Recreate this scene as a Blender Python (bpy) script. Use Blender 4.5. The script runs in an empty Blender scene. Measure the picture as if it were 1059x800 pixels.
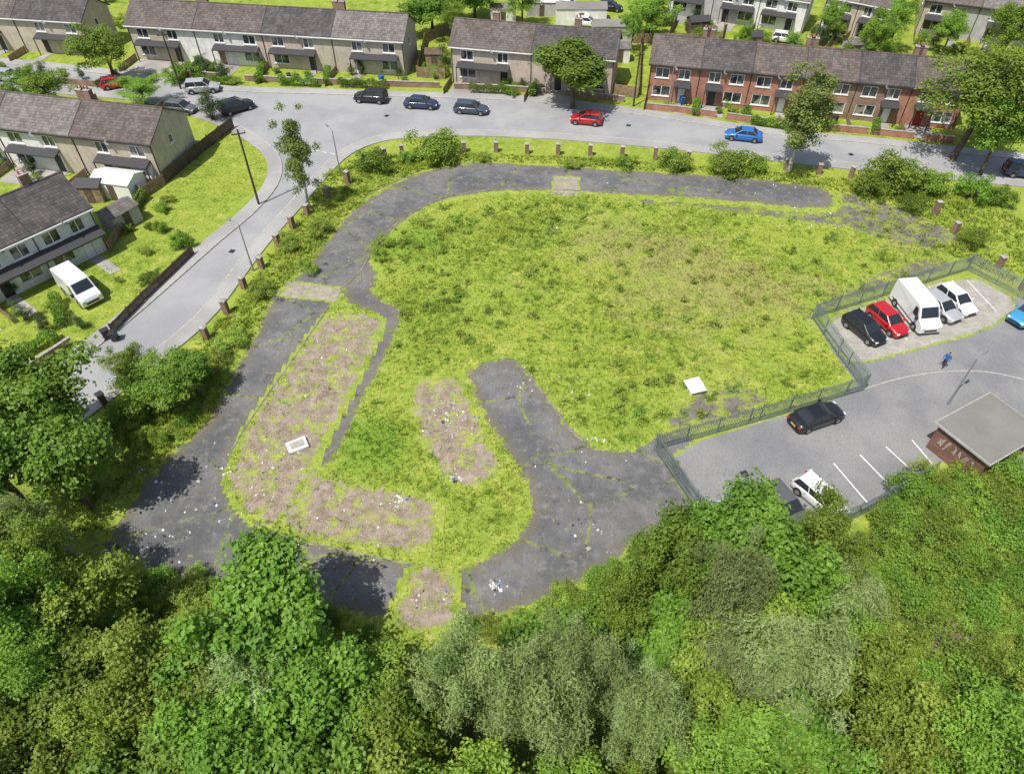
import bpy, bmesh, math, random
import numpy as np
from mathutils import Vector, Matrix
rng=random.Random(7); nr=np.random.default_rng(7)
P=math.radians(46); F=736.0; H=42.0; CU,CV=529.5,400.0
sP,cP=math.sin(P),math.cos(P)
# survey: photo reading -> plan position on the level plane z=h
def G(u,v,h=0.0):
    x=(u-CU)/F; y=(CV-v)/F
    t=(H-h)/(sP-y*cP)
    return (x*t,(cP+y*sP)*t)
def depth(u,v,h=0.0):
    y=(CV-v)/F
    return (H-h)/(sP-y*cP)
def GP(l,h=0.0): return [G(a,b,h) for a,b in l]
SC=bpy.context.scene.collection
# ---------------------------------------------------------------- nodes
class NT:
    def __init__(s,name):
        s.m=bpy.data.materials.new(name); s.m.use_nodes=True
        s.t=s.m.node_tree; s.t.nodes.clear()
        s.out=s.t.nodes.new('ShaderNodeOutputMaterial')
        s.pos=None
    def n(s,ty,**k):
        nd=s.t.nodes.new(ty)
        for a,b in k.items(): setattr(nd,a,b)
        return nd
    def set(s,sock,val):
        if isinstance(val,bpy.types.NodeSocket): s.t.links.new(val,sock)
        elif isinstance(val,(tuple,list)) and len(val)==3 and sock.type=='RGBA': sock.default_value=(*val,1)
        else: sock.default_value=val
    def position(s):
        if s.pos is None: s.pos=s.n('ShaderNodeNewGeometry').outputs['Position']
        return s.pos
    def objco(s): return s.n('ShaderNodeTexCoord').outputs['Object']
    def noise(s,scale,detail=3,rough=.55,vec=None,dist=0):
        nd=s.n('ShaderNodeTexNoise'); s.set(nd.inputs['Vector'],vec or s.position())
        nd.inputs['Scale'].default_value=scale; nd.inputs['Detail'].default_value=detail
        nd.inputs['Roughness'].default_value=rough; nd.inputs['Distortion'].default_value=dist
        return nd.outputs['Fac']
    def math(s,op,a,b=0.0,clamp=False):
        nd=s.n('ShaderNodeMath',operation=op,use_clamp=clamp); s.set(nd.inputs[0],a); s.set(nd.inputs[1],b); return nd.outputs[0]
    def ramp(s,f,lo,hi,a=0.0,b=1.0):
        nd=s.n('ShaderNodeMapRange',interpolation_type='SMOOTHSTEP'); s.set(nd.inputs[0],f)
        for i,v in zip((1,2,3,4),(lo,hi,a,b)): nd.inputs[i].default_value=v
        return nd.outputs[0]
    def mix(s,f,a,b,mode='MIX'):
        nd=s.n('ShaderNodeMix',data_type='RGBA',blend_type=mode)
        s.set(nd.inputs[0],f); s.set(nd.inputs[6],a); s.set(nd.inputs[7],b); return nd.outputs[2]
    def attr(s,name): return s.n('ShaderNodeAttribute',attribute_name=name).outputs['Fac']
    def scale(s,c,f):
        nd=s.n('ShaderNodeVectorMath',operation='SCALE'); s.set(nd.inputs[0],c); s.set(nd.inputs[3],f); return nd.outputs[0]
    def bsdf(s,col,rough=.8,bump=None,bs=.3,bd=.05,metal=0,spec=.5):
        b=s.n('ShaderNodeBsdfPrincipled'); s.set(b.inputs['Base Color'],col); s.set(b.inputs['Roughness'],rough)
        b.inputs['Metallic'].default_value=metal; b.inputs['Specular IOR Level'].default_value=spec
        if bump is not None:
            bn=s.n('ShaderNodeBump'); bn.inputs['Strength'].default_value=bs; bn.inputs['Distance'].default_value=bd
            s.set(bn.inputs['Height'],bump); s.t.links.new(bn.outputs[0],b.inputs['Normal'])
        return b.outputs[0]
    def done(s,sh): s.t.links.new(sh,s.out.inputs[0]); return s.m
def simple(name,col,rough=.6,metal=0,var=.12,sc=3.0,spec=.5,obj=False):
    t=NT(name); v=t.objco() if obj else None
    n=t.noise(sc,3,vec=v); f=t.ramp(n,.25,.75,1-var,1+var)
    return t.done(t.bsdf(t.scale(col,f),rough,metal=metal,spec=spec))
def grass_col(t):
    n1=t.noise(.10,2,.6); n2=t.noise(.7,4,.68,dist=.6); n3=t.noise(5,4,.8)
    c=t.mix(t.ramp(n2,.32,.50),(.135,.20,.026),(.240,.315,.045))
    c=t.mix(t.ramp(n2,.5,.68),c,(.36,.385,.085))
    c=t.mix(t.ramp(n1,.40,.66,0,.5),c,(.31,.36,.060))
    d=t.math('ADD',t.attr('dry'),t.math('MULTIPLY',t.math('SUBTRACT',t.noise(.45,5,.75),.5),1.9))
    c=t.mix(t.ramp(d,.30,.95,0,.72),c,(.29,.26,.11))
    l=t.math('ADD',t.attr('lush'),t.math('MULTIPLY',t.math('SUBTRACT',n2,.5),2.2))
    c=t.mix(t.ramp(l,.3,.9,0,.7),c,(.14,.27,.030))
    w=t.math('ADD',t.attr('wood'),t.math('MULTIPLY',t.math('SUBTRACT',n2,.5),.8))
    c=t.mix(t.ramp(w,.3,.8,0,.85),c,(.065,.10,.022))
    return t.scale(c,t.ramp(n3,.28,.72,.68,1.28)), n3
def mk_grass():
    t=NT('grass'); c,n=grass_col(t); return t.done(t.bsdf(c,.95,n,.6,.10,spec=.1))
def mk_blade():
    t=NT('grass_blades'); c,n=grass_col(t)
    tn=t.attr('tone')
    c=t.scale(c,t.ramp(tn,0,1,.85,1.5))
    c=t.mix(t.ramp(tn,.86,1,0,.5),c,(.46,.43,.22))
    b=t.bsdf(c,.8,spec=.1)
    tr=t.n('ShaderNodeBsdfTranslucent'); t.set(tr.inputs[0],c)
    m=t.n('ShaderNodeMixShader'); m.inputs[0].default_value=.35; t.t.links.new(b,m.inputs[1]); t.t.links.new(tr.outputs[0],m.inputs[2])
    return t.done(m.outputs[0])
def mk_patch(name,kind,amp=.9):
    t=NT(name); g,gn=grass_col(t)
    nf=t.noise(11,3,.7); nm=t.noise(1.1,5,.75); nl=t.noise(.16,3,.6); sdv=t.attr('sd')
    if kind=='site':
        c=t.mix(t.ramp(nl,.35,.65),(.105,.106,.110),(.175,.172,.168))
        c=t.mix(t.ramp(nm,.50,.68,0,.75),c,(.225,.215,.195))
        c=t.mix(t.ramp(nm,.46,.32,0,.65),c,(.072,.072,.075))
        ed=t.math('ADD',sdv,t.math('MULTIPLY',t.math('SUBTRACT',nm,.5),3.0))
        c=t.mix(t.ramp(ed,1.1,.1,0,.7),c,(.16,.14,.10))
        sp=t.n('ShaderNodeTexVoronoi'); t.set(sp.inputs['Vector'],t.position()); sp.inputs['Scale'].default_value=2.6
        spk=t.math('MULTIPLY',t.ramp(sp.outputs['Distance'],.13,.07),t.ramp(nl,.48,.60))
        c=t.mix(t.math('MULTIPLY',spk,.85),c,(.50,.49,.46))
        vo=t.n('ShaderNodeTexVoronoi',feature='DISTANCE_TO_EDGE'); vo.inputs['Scale'].default_value=.15
        wv=t.n('ShaderNodeVectorMath',operation='ADD'); t.set(wv.inputs[0],t.position())
        nc=t.n('ShaderNodeTexNoise'); t.set(nc.inputs['Vector'],t.position()); nc.inputs['Scale'].default_value=.9; nc.inputs['Detail'].default_value=5; nc.inputs['Roughness'].default_value=.7
        t.set(wv.inputs[1],t.scale(nc.outputs['Color'],1.0)); t.set(vo.inputs['Vector'],wv.outputs[0])
        cr=t.math('MULTIPLY',t.ramp(vo.outputs['Distance'],.018,.005),t.ramp(nl,.38,.50))
        c=t.mix(t.math('MULTIPLY',cr,.85),c,t.mix(t.ramp(nm,.42,.50),(.05,.048,.04),t.scale(g,.8)))
        weeds=t.math('MULTIPLY',t.ramp(t.noise(.9,6,.8),.61,.68),.9); c=t.mix(weeds,c,g)
    elif kind=='gravel':
        c=t.mix(t.ramp(nm,.3,.7),(.20,.155,.115),(.36,.295,.235))
        c=t.mix(t.ramp(nf,.62,.74,0,.7),c,(.48,.44,.39))
        c=t.mix(t.ramp(nf,.42,.30,0,.7),c,(.13,.10,.075))
        weeds=t.math('MULTIPLY',t.ramp(t.noise(.7,6,.8),.50,.58),.9); c=t.mix(weeds,c,g)
    elif kind=='slab':
        c=t.mix(t.ramp(nm,.3,.7),(.25,.22,.17),(.38,.34,.27))
        weeds=t.math('MULTIPLY',t.ramp(t.noise(.7,6,.8),.54,.62),.9); c=t.mix(weeds,c,g)
    elif kind=='rubble':
        c=t.mix(t.ramp(nm,.3,.7),(.09,.083,.072),(.22,.20,.175))
        weeds=t.ramp(t.noise(.7,6,.8),.48,.55); c=t.mix(weeds,c,t.scale(g,.85))
    elif kind=='lot':
        c=t.mix(t.ramp(nl,.35,.65),(.190,.190,.195),(.255,.252,.248))
        c=t.mix(t.ramp(nm,.58,.75,0,.5),c,(.12,.12,.125))
    elif kind=='pale':
        c=t.mix(t.ramp(nm,.3,.7),(.28,.265,.23),(.40,.38,.34))
        c=t.mix(t.ramp(nl,.6,.75,0,.4),c,(.17,.165,.15))
    c=t.scale(c,t.ramp(nf,.3,.7,.80,1.18))
    e=t.math('ADD',sdv,t.math('MULTIPLY',t.math('SUBTRACT',t.noise(1.1,6,.8),.5),amp*3))
    f=t.ramp(e,-.12,.12)
    return t.done(t.bsdf(t.mix(f,g,c),.9,nf,.35,.03,spec=.25))
def mk_road(name,a,b,patchy=.3):
    t=NT(name); nl=t.noise(.12,3,.6); nf=t.noise(14,3,.7)
    c=t.mix(t.ramp(nl,.35,.65),a,b)
    c=t.mix(t.ramp(t.noise(.5,6,.75),.55,.75,0,patchy),c,tuple(x*.6 for x in a))
    c=t.scale(c,t.ramp(nf,.3,.7,.88,1.12))
    return t.done(t.bsdf(c,.85,nf,.2,.02,spec=.3))
def mk_brick(name,a,b,mortar=(.38,.35,.31),sc=1.0):
    t=NT(name); o=t.objco(); sx=t.n('ShaderNodeSeparateXYZ'); t.set(sx.inputs[0],o)
    cx=t.n('ShaderNodeCombineXYZ'); t.set(cx.inputs[0],t.math('ADD',sx.outputs[0],sx.outputs[1])); t.set(cx.inputs[1],sx.outputs[2])
    br=t.n('ShaderNodeTexBrick'); t.set(br.inputs['Vector'],cx.outputs[0]); br.inputs['Scale'].default_value=1.0
    br.inputs['Brick Width'].default_value=.23*sc; br.inputs['Row Height'].default_value=.075*sc; br.inputs['Mortar Size'].default_value=.006
    t.set(br.inputs['Color1'],a); t.set(br.inputs['Color2'],b); t.set(br.inputs['Mortar'],mortar)
    n=t.noise(.8,5,.7,vec=o)
    return t.done(t.bsdf(t.scale(br.outputs['Color'],t.ramp(n,.3,.7,.75,1.2)),.9,spec=.2))
def mk_render(name,col):
    t=NT(name); o=t.objco(); n=t.noise(.7,5,.7,vec=o)
    mp=t.n('ShaderNodeMapping'); t.set(mp.inputs[0],o); mp.inputs['Scale'].default_value=(3,3,.3)
    st=t.noise(1.2,4,.6,vec=mp.outputs[0])
    c=t.scale(col,t.ramp(n,.3,.7,.85,1.1)); c=t.scale(c,t.ramp(st,.3,.6,.84,1.0))
    return t.done(t.bsdf(c,.9,t.noise(30,2,vec=o),.3,.01,spec=.2))
def mk_tile(name,a,b):
    t=NT(name); o=t.objco(); sx=t.n('ShaderNodeSeparateXYZ'); t.set(sx.inputs[0],o)
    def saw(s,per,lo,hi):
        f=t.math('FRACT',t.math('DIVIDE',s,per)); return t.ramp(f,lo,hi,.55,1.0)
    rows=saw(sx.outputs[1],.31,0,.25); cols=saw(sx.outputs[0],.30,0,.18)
    fl=t.n('ShaderNodeCombineXYZ'); t.set(fl.inputs[0],t.math('FLOOR',t.math('DIVIDE',sx.outputs[0],.30))); t.set(fl.inputs[1],t.math('FLOOR',t.math('DIVIDE',sx.outputs[1],.31)))
    wn=t.n('ShaderNodeTexWhiteNoise'); t.set(wn.inputs[0],fl.outputs[0])
    n=t.noise(.5,5,.7,vec=o)
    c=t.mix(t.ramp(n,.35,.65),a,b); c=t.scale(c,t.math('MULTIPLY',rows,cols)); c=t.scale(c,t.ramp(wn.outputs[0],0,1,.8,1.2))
    c=t.mix(t.ramp(t.noise(2.5,5,.8,vec=o),.6,.72,0,.3),c,(.16,.155,.11))
    return t.done(t.bsdf(c,.8,rows,.5,.03,spec=.3))
def mk_leaf(name,a,b,tr=.33):
    t=NT(name); tn=t.attr('tone'); oi=t.n('ShaderNodeObjectInfo')
    c=t.mix(tn,a,b); c=t.scale(c,t.ramp(oi.outputs['Random'],0,1,.78,1.25))
    hs=t.n('ShaderNodeHueSaturation'); t.set(hs.inputs['Color'],c); t.set(hs.inputs['Hue'],t.ramp(oi.outputs['Random'],0,1,.480,.506))
    c=hs.outputs[0]
    b1=t.bsdf(c,.5,spec=.35); trn=t.n('ShaderNodeBsdfTranslucent'); t.set(trn.inputs[0],t.scale(c,1.3))
    m=t.n('ShaderNodeMixShader'); m.inputs[0].default_value=tr; t.t.links.new(b1,m.inputs[1]); t.t.links.new(trn.outputs[0],m.inputs[2])
    return t.done(m.outputs[0])
M={}
M['grass']=mk_grass(); M['blade']=mk_blade()
M['site']=mk_patch('old_asphalt','site',.9); M['gravel']=mk_patch('gravel','gravel',1.2); M['rubble']=mk_patch('rubble','rubble',1.4)
M['lot']=mk_patch('lot_asphalt','lot',.12); M['pale']=mk_patch('pale_concrete','pale',.12); M['slab']=mk_patch('old_slab','slab',.2)
M['road']=mk_road('road_asphalt',(.27,.272,.28),(.335,.335,.335)); M['pave']=mk_road('pavement_slabs',(.29,.285,.275),(.38,.375,.36))
M['kerb']=simple('kerb_concrete',(.38,.37,.34),.9,var=.2); M['kerbo']=simple('old_kerb',(.21,.20,.17),.95,var=.5,sc=1.5); M['path']=mk_road('garden_concrete',(.26,.25,.23),(.40,.38,.35))
M['brick']=mk_brick('brick_red',(.34,.125,.075),(.43,.185,.115)); M['brickb']=mk_brick('brick_brown',(.21,.12,.08),(.29,.17,.115)); M['brickd']=mk_brick('brick_dark',(.17,.08,.055),(.23,.115,.08),(.2,.17,.15))
M['beige']=mk_render('render_beige',(.52,.455,.37)); M['white']=mk_render('render_white',(.78,.77,.74)); M['pink']=mk_render('render_pink',(.54,.45,.385)); M['grey']=mk_render('render_grey',(.46,.45,.43))
M['tile1']=mk_tile('tile_brown',(.105,.083,.075),(.15,.125,.113)); M['tile2']=mk_tile('tile_dark',(.068,.062,.062),(.11,.098,.092)); M['tile3']=mk_tile('tile_grey',(.15,.135,.125),(.20,.18,.165))
M['upvc']=simple('white_upvc',(.80,.80,.79),.35,var=.05); M['trimb']=simple('dark_trim',(.03,.03,.032),.5)
M['lead']=simple('canopy_felt',(.045,.044,.047),.7); M['wood']=simple('fence_wood',(.27,.19,.115),.85,var=.35,sc=2); M['woodd']=simple('dark_wood',(.11,.08,.055),.85,var=.3)
M['bark']=simple('bark',(.11,.085,.06),.95,var=.4,sc=4,obj=True); M['birchbark']=simple('birch_bark',(.42,.40,.36),.9,var=.5,sc=3,obj=True)
M['cap']=simple('pier_cap',(.34,.32,.28),.9,var=.25); M['steel']=simple('galvanised_steel',(.24,.29,.28),.55,metal=.3,var=.2); M['pole']=simple('lamp_grey',(.30,.31,.32),.5,metal=.4); M['poled']=simple('pole_dark',(.06,.05,.04),.8)
M['line']=simple('road_paint',(.66,.66,.64),.7,var=.25,sc=5); M['tyre']=simple('tyre',(.02,.02,.02),.85); M['hub']=simple('alloy',(.35,.35,.36),.35,metal=.7)
M['red']=simple('door_red',(.34,.03,.03),.5); M['litter']=simple('litter',(.66,.66,.64),.8,var=.3,sc=2); M['blue']=simple('blue_plastic',(.03,.13,.35),.5)
M['roofflat']=mk_road('flat_roof_felt',(.19,.18,.165),(.25,.24,.22),.4)
M['graf']=simple('graffiti_paint',(.50,.50,.48),.7)
def mk_glass():
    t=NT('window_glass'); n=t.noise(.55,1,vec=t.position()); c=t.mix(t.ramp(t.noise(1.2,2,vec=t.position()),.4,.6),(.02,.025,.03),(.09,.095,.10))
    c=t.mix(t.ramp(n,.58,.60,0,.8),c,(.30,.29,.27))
    return t.done(t.bsdf(c,.06,spec=.8))
M['glass']=mk_glass(); M['cglass']=simple('car_glass',(.025,.03,.034),.06,spec=.8)
def paint(name,col):
    t=NT(name); b=t.n('ShaderNodeBsdfPrincipled'); t.set(b.inputs['Base Color'],col); b.inputs['Roughness'].default_value=.32
    b.inputs['Coat Weight'].default_value=.6; b.inputs['Coat Roughness'].default_value=.08; b.inputs['Metallic'].default_value=.15
    return t.done(b.outputs[0])
PC={k:paint('paint_'+k,c) for k,c in dict(black=(.018,.019,.022),slate=(.06,.08,.11),navy=(.03,.05,.10),red=(.48,.02,.025),white=(.80,.80,.79),silver=(.42,.43,.44),blue=(.03,.17,.50),sky=(.06,.30,.55),grey=(.12,.125,.13)).items()}
M['lampw']=simple('headlight',(.7,.7,.72),.15); M['lampr']=simple('tail_light',(.35,.02,.02),.25); M['plate']=simple('number_plate',(.6,.5,.08),.5)
# ---------------------------------------------------------------- mesh helpers
def mesh_np(name,V,Fc,mats,midx=None,fattr=None,vattr=None,smooth=False):
    V=np.ascontiguousarray(V,dtype=np.float32); Fc=np.ascontiguousarray(Fc,dtype=np.int32)
    me=bpy.data.meshes.new(name); m,k=Fc.shape
    me.vertices.add(len(V)); me.vertices.foreach_set('co',V.ravel())
    me.loops.add(m*k); me.loops.foreach_set('vertex_index',Fc.ravel())
    me.polygons.add(m); me.polygons.foreach_set('loop_start',np.arange(0,m*k,k,dtype=np.int32))
    me.update(calc_edges=True)
    for mt in mats: me.materials.append(mt)
    if midx is not None: me.polygons.foreach_set('material_index',np.asarray(midx,dtype=np.int32))
    me.polygons.foreach_set('use_smooth',np.full(m,smooth))
    for dom,dd in (('FACE',fattr),('POINT',vattr)):
        for a,vals in (dd or {}).items():
            at=me.attributes.new(a,'FLOAT',dom); at.data.foreach_set('value',np.asarray(vals,dtype=np.float32))
    me.validate(); me.update()
    return me
def add(name,me,parent=None,loc=(0,0,0),rz=0,sc=(1,1,1)):
    o=bpy.data.objects.new(name,me); SC.objects.link(o); o.location=loc; o.rotation_euler=(0,0,rz); o.scale=sc
    if parent: o.parent=parent
    return o
class MB:
    def __init__(s): s.v=[]; s.f=[]; s.m=[]
    def face(s,pts,mi=0):
        i=len(s.v); s.v+= [tuple(p) for p in pts]; s.f.append(list(range(i,i+len(pts)))); s.m.append(mi)
    def hexa(s,b,t,mi=0):
        i=len(s.v); s.v+=[tuple(p) for p in b]+[tuple(p) for p in t]
        s.f+=[[i+3,i+2,i+1,i],[i+4,i+5,i+6,i+7]]+[[i+k,i+(k+1)%4,i+4+(k+1)%4,i+4+k] for k in range(4)]; s.m+=[mi]*6
    def box(s,x0,x1,y0,y1,z0,z1,mi=0):
        s.hexa([(x0,y0,z0),(x1,y0,z0),(x1,y1,z0),(x0,y1,z0)],[(x0,y0,z1),(x1,y0,z1),(x1,y1,z1),(x0,y1,z1)],mi)
    def obox(s,c,ax,lx,ly,z0,z1,mi=0):
        ux,uy=ax; vx,vy=-uy,ux; q=[(c[0]+a*ux*lx/2+b*vx*ly/2,c[1]+a*uy*lx/2+b*vy*ly/2) for a,b in ((-1,-1),(1,-1),(1,1),(-1,1))]
        s.hexa([(x,y,z0) for x,y in q],[(x,y,z1) for x,y in q],mi)
    def tube(s,a,b,r0,r1,n=6,mi=0):
        a=Vector(a);b=Vector(b);d=(b-a).normalized(); u=d.orthogonal().normalized(); w=d.cross(u); i=len(s.v)
        for p,r in((a,r0),(b,r1)):
            for k in range(n):
                an=2*math.pi*k/n; s.v.append(tuple(p+u*math.cos(an)*r+w*math.sin(an)*r))
        for k in range(n): s.f.append([i+k,i+(k+1)%n,i+n+(k+1)%n,i+n+k]); s.m.append(mi)
        s.f.append([i+n+k for k in range(n)]); s.m.append(mi); s.f.append([i+k for k in reversed(range(n))]); s.m.append(mi)
    def mesh(s,name,mats,smooth=False):
        me=bpy.data.meshes.new(name); me.from_pydata(s.v,[],s.f)
        for m in mats: me.materials.append(m)
        me.polygons.foreach_set('material_index',s.m); me.polygons.foreach_set('use_smooth',[smooth]*len(s.f)); me.update(); return me
    def obj(s,name,mats,parent=None,loc=(0,0,0),rz=0,smooth=False): return add(name,s.mesh(name,mats,smooth),parent,loc,rz)
def empty(name,loc,rz=0):
    e=bpy.data.objects.new(name,None); SC.objects.link(e); e.location=loc; e.rotation_euler=(0,0,rz); e.empty_display_size=.5; return e
def smooth_line(p,n=4):
    out=[]; m=len(p)
    for i in range(m-1):
        p0=np.array(p[max(i-1,0)]);p1=np.array(p[i]);p2=np.array(p[i+1]);p3=np.array(p[min(i+2,m-1)])
        for k in range(n):
            t=k/n; out.append(tuple(.5*((2*p1)+(-p0+p2)*t+(2*p0-5*p1+4*p2-p3)*t*t+(-p0+3*p1-3*p2+p3)*t**3)))
    out.append(tuple(p[-1])); return out
def chaikin(p,it=2):
    for _ in range(it):
        q=[]
        for i in range(len(p)):
            a=np.array(p[i]);b=np.array(p[(i+1)%len(p)]); q+= [tuple(.8*a+.2*b),tuple(.2*a+.8*b)]
        p=q
    return p
def offset(p,d):
    o=[]
    for i in range(len(p)):
        a=np.array(p[max(i-1,0)]);b=np.array(p[min(i+1,len(p)-1)]); t=b-a; t=t/(np.linalg.norm(t)+1e-9)
        o.append((p[i][0]-t[1]*d,p[i][1]+t[0]*d))
    return o
def ribbon(mb,p,w0,w1,z0,z1,mi=0):
    a=offset(p,w0); b=offset(p,w1)
    for i in range(len(p)-1):
        mb.hexa([(*a[i],z0),(*a[i+1],z0),(*b[i+1],z0),(*b[i],z0)],[(*a[i],z1),(*a[i+1],z1),(*b[i+1],z1),(*b[i],z1)],mi)
def ngon(name,p,z,mat):
    bm=bmesh.new(); f=bm.faces.new([bm.verts.new((x,y,z)) for x,y in p]); f.normal_update()
    if f.normal.z<0: f.normal_flip()
    bmesh.ops.triangulate(bm,faces=[f]); me=bpy.data.meshes.new(name); bm.to_mesh(me); bm.free(); me.materials.append(mat); return add(name,me)
def sdf(poly,X,Y):
    d=np.full(X.shape,1e12); ins=np.zeros(X.shape,bool)
    for i in range(len(poly)):
        a=poly[i-1];b=poly[i]; ex,ey=b[0]-a[0],b[1]-a[1]; wx=X-a[0]; wy=Y-a[1]
        t=np.clip((wx*ex+wy*ey)/(ex*ex+ey*ey+1e-12),0,1); d=np.minimum(d,(wx-ex*t)**2+(wy-ey*t)**2)
        ins^=((a[1]>Y)!=(b[1]>Y))&(X<(b[0]-a[0])*(Y-a[1])/(b[1]-a[1]+1e-12)+a[0])
    return np.where(ins,1,-1)*np.sqrt(d)
def blobs(l):
    o=[]
    for u,v,r,a in l:
        x,y=G(u,v); o.append((x,y,r*depth(u,v)/F,a))
    return o
DRY=blobs([(700,270,90,.7),(600,240,60,.45),(790,310,70,.5),(940,250,60,.6),(540,290,45,.35),(660,330,60,.35),(300,250,30,.4),(130,480,40,.3),(750,395,60,.45),(860,300,40,.4)])
LUSH=blobs([(430,250,45,.8),(450,320,50,.6),(385,460,50,1.0),(640,425,60,.5),(500,540,40,.4),(560,240,50,.5),(780,350,40,.3),(230,190,30,.3)])
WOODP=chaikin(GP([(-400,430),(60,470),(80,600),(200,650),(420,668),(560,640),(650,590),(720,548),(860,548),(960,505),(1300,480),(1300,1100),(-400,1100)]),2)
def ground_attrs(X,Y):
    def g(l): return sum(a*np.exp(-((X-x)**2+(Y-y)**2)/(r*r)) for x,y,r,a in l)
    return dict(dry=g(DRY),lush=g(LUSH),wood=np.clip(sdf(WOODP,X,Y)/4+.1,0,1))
def patch(name,polys,z,mat,res=.35,margin=1.4,sm=2,holes=()):
    polys=[chaikin(GP(p),sm) for p in polys]
    A=np.array(sum(polys,[])); x0,y0=A.min(0)-margin; x1,y1=A.max(0)+margin
    xs=np.arange(x0,x1,res); ys=np.arange(y0,y1,res); X,Y=np.meshgrid(xs,ys); sd=np.full(X.shape,-1e9)
    for p in polys: sd=np.maximum(sd,sdf(p,X,Y))
    keep=sd>-margin
    for h in holes:
        hs=sdf(h,X,Y); keep&=~((sd<1.2)&(hs>.0)); sd=np.where((hs>-2.2)&(sd>-2.0),np.maximum(sd,1.0),sd) if name=='asphalt_path' else sd
    fk=keep[:-1,:-1]&keep[1:,:-1]&keep[:-1,1:]&keep[1:,1:]
    idx=np.arange(X.size).reshape(X.shape); j,i=np.nonzero(fk)
    Fc=np.stack([idx[j,i],idx[j,i+1],idx[j+1,i+1],idx[j+1,i]],1)
    used=np.unique(Fc); rm=np.full(X.size,-1); rm[used]=np.arange(len(used)); Fc=rm[Fc]
    xf=X.ravel()[used]; yf=Y.ravel()[used]; at=ground_attrs(xf,yf); at['sd']=sd.ravel()[used]
    me=mesh_np(name,np.stack([xf,yf,np.full(len(xf),z)],1),Fc,[mat],vattr=at); add(name,me); return polys
# ---------------------------------------------------------------- ground
xs=np.concatenate([[-2500,-900,-300],np.arange(-120,121,1.0),[300,900,2500]]); ys=np.concatenate([[-2000,-600,-100],np.arange(-10,171,1.0),[300,900,3000]])
X,Y=np.meshgrid(xs,ys); idx=np.arange(X.size).reshape(X.shape)
Fc=np.stack([idx[:-1,:-1].ravel(),idx[:-1,1:].ravel(),idx[1:,1:].ravel(),idx[1:,:-1].ravel()],1)
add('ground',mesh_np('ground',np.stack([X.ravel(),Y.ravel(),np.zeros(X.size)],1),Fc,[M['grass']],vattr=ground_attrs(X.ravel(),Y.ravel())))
A1=[(860,195),(760,183),(640,177),(560,171),(490,168),(430,180),(385,203),(355,228),(330,262),(305,290),(283,308),(268,340),(255,365),(235,400),(215,440),(180,468),(150,500),(125,540),(103,572),(120,586),(160,593),(220,598),(290,612),(350,626),(380,636),(413,632),(428,585),(380,575),(330,563),(290,553),(262,540),(240,515),(232,490),(240,465),(262,430),(290,390),(318,350),(340,318),(352,300),(372,283),(385,262),(410,232),(450,208),(500,198),(560,196),(620,199),(740,206),(860,218)]
A2=[(376,262),(390,285),(384,305),(415,320),(413,338),(382,397),(346,477),(318,485),(346,425),(384,353),(394,325),(358,313),(355,295)]
A3=[(674,466),(640,468),(608,461),(590,445),(568,415),(545,385),(530,370),(505,374),(482,386),(490,405),(500,428),(517,452),(532,478),(548,502),(551,535),(535,560),(500,582),(470,592),(468,636),(510,636),(545,625),(585,610),(620,588),(660,558),(705,533),(735,540),(735,500),(710,460)]
GR=[[(342,322),(396,329),(384,357),(348,427),(300,520),(282,545),(262,536),(244,512),(238,490),(264,433),(294,390),(321,352)],
 [(325,486),(345,500),(440,515),(452,530),(440,572),(330,555),(292,543),(305,515)],
 [(428,395),(470,392),(480,410),(500,455),(520,490),(475,505),(445,470),(432,425)],
 [(430,585),(467,592),(468,640),(440,655),(415,645),(413,630)]]
RB=[[(690,425),(750,398),(795,408),(770,435),(700,455)],[(620,185),(760,192),(860,196),(930,212),(1000,248),(960,258),(880,235),(740,216),(640,206)],[(420,640),(470,630),(560,632),(470,665)],[(100,560),(60,600),(110,600)],[(1000,270),(940,270),(860,310),(830,330),(850,345)]]
LOT=[(677,470),(893,405),(865,370),(842,331),(1000,281),(1060,312),(1250,380),(1250,520),(1059,490),(965,475),(962,492),(880,532),(840,550),(722,532)]
lotp=chaikin(GP(LOT),1)
rbp=patch('rubble_ground',RB,.008,M['rubble'])
site=patch('asphalt_path',[A1,A2,A3],.030,M['site'],sm=2,holes=[lotp])
grp=patch('gravel_patch',GR,.042,M['gravel'],margin=.9)
patch('concrete_slab',[[(574,183),(598,184),(597,203),(571,203)],[(297,291),(356,299),(349,312),(291,306)]],.046,M['slab'],margin=.35,res=.2,sm=0)
lot=patch('car_park',[LOT],.024,M['lot'],sm=1)
pale=patch('concrete_bay',[[(847,333),(1000,283),(1056,314),(1020,340),(955,358),(890,375),(872,370)]],.034,M['pale'],sm=1,margin=.5)
# ---------------------------------------------------------------- roads
far=smooth_line(GP([(-200,52),(-100,60),(0,66),(80,74),(140,82),(200,92),(260,96),(330,98),(420,101),(520,104),(600,111),(700,125),(800,140),(900,149),(980,158),(1059,166),(1250,188)]))
near=smooth_line(GP([(1250,210),(1059,187),(900,171),(800,160),(700,149),(600,140),(500,135),(420,137),(380,144),(350,158),(325,181),(298,212),(263,250),(232,290),(200,329),(140,378),(75,426),(-20,500),(-120,590)]))
west=smooth_line(GP([(-160,550),(-60,480),(50,398),(118,346),(172,300),(226,252),(268,216),(290,186),(288,160),(262,138),(228,122),(190,110),(150,100),(90,94),(0,88),(-100,81),(-200,74)]))
ngon('road',far+near+west,.02,M['road'])
for nm,ln in(('pavement',far),('pavement',near),('pavement',west)):
    mb=MB(); ribbon(mb,ln,.14,1.65,-.02,.12,0); ribbon(mb,ln,0,.14,-.02,.13,1); mb.obj(nm,[M['pave'],M['kerb']])
mb=MB()
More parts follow.
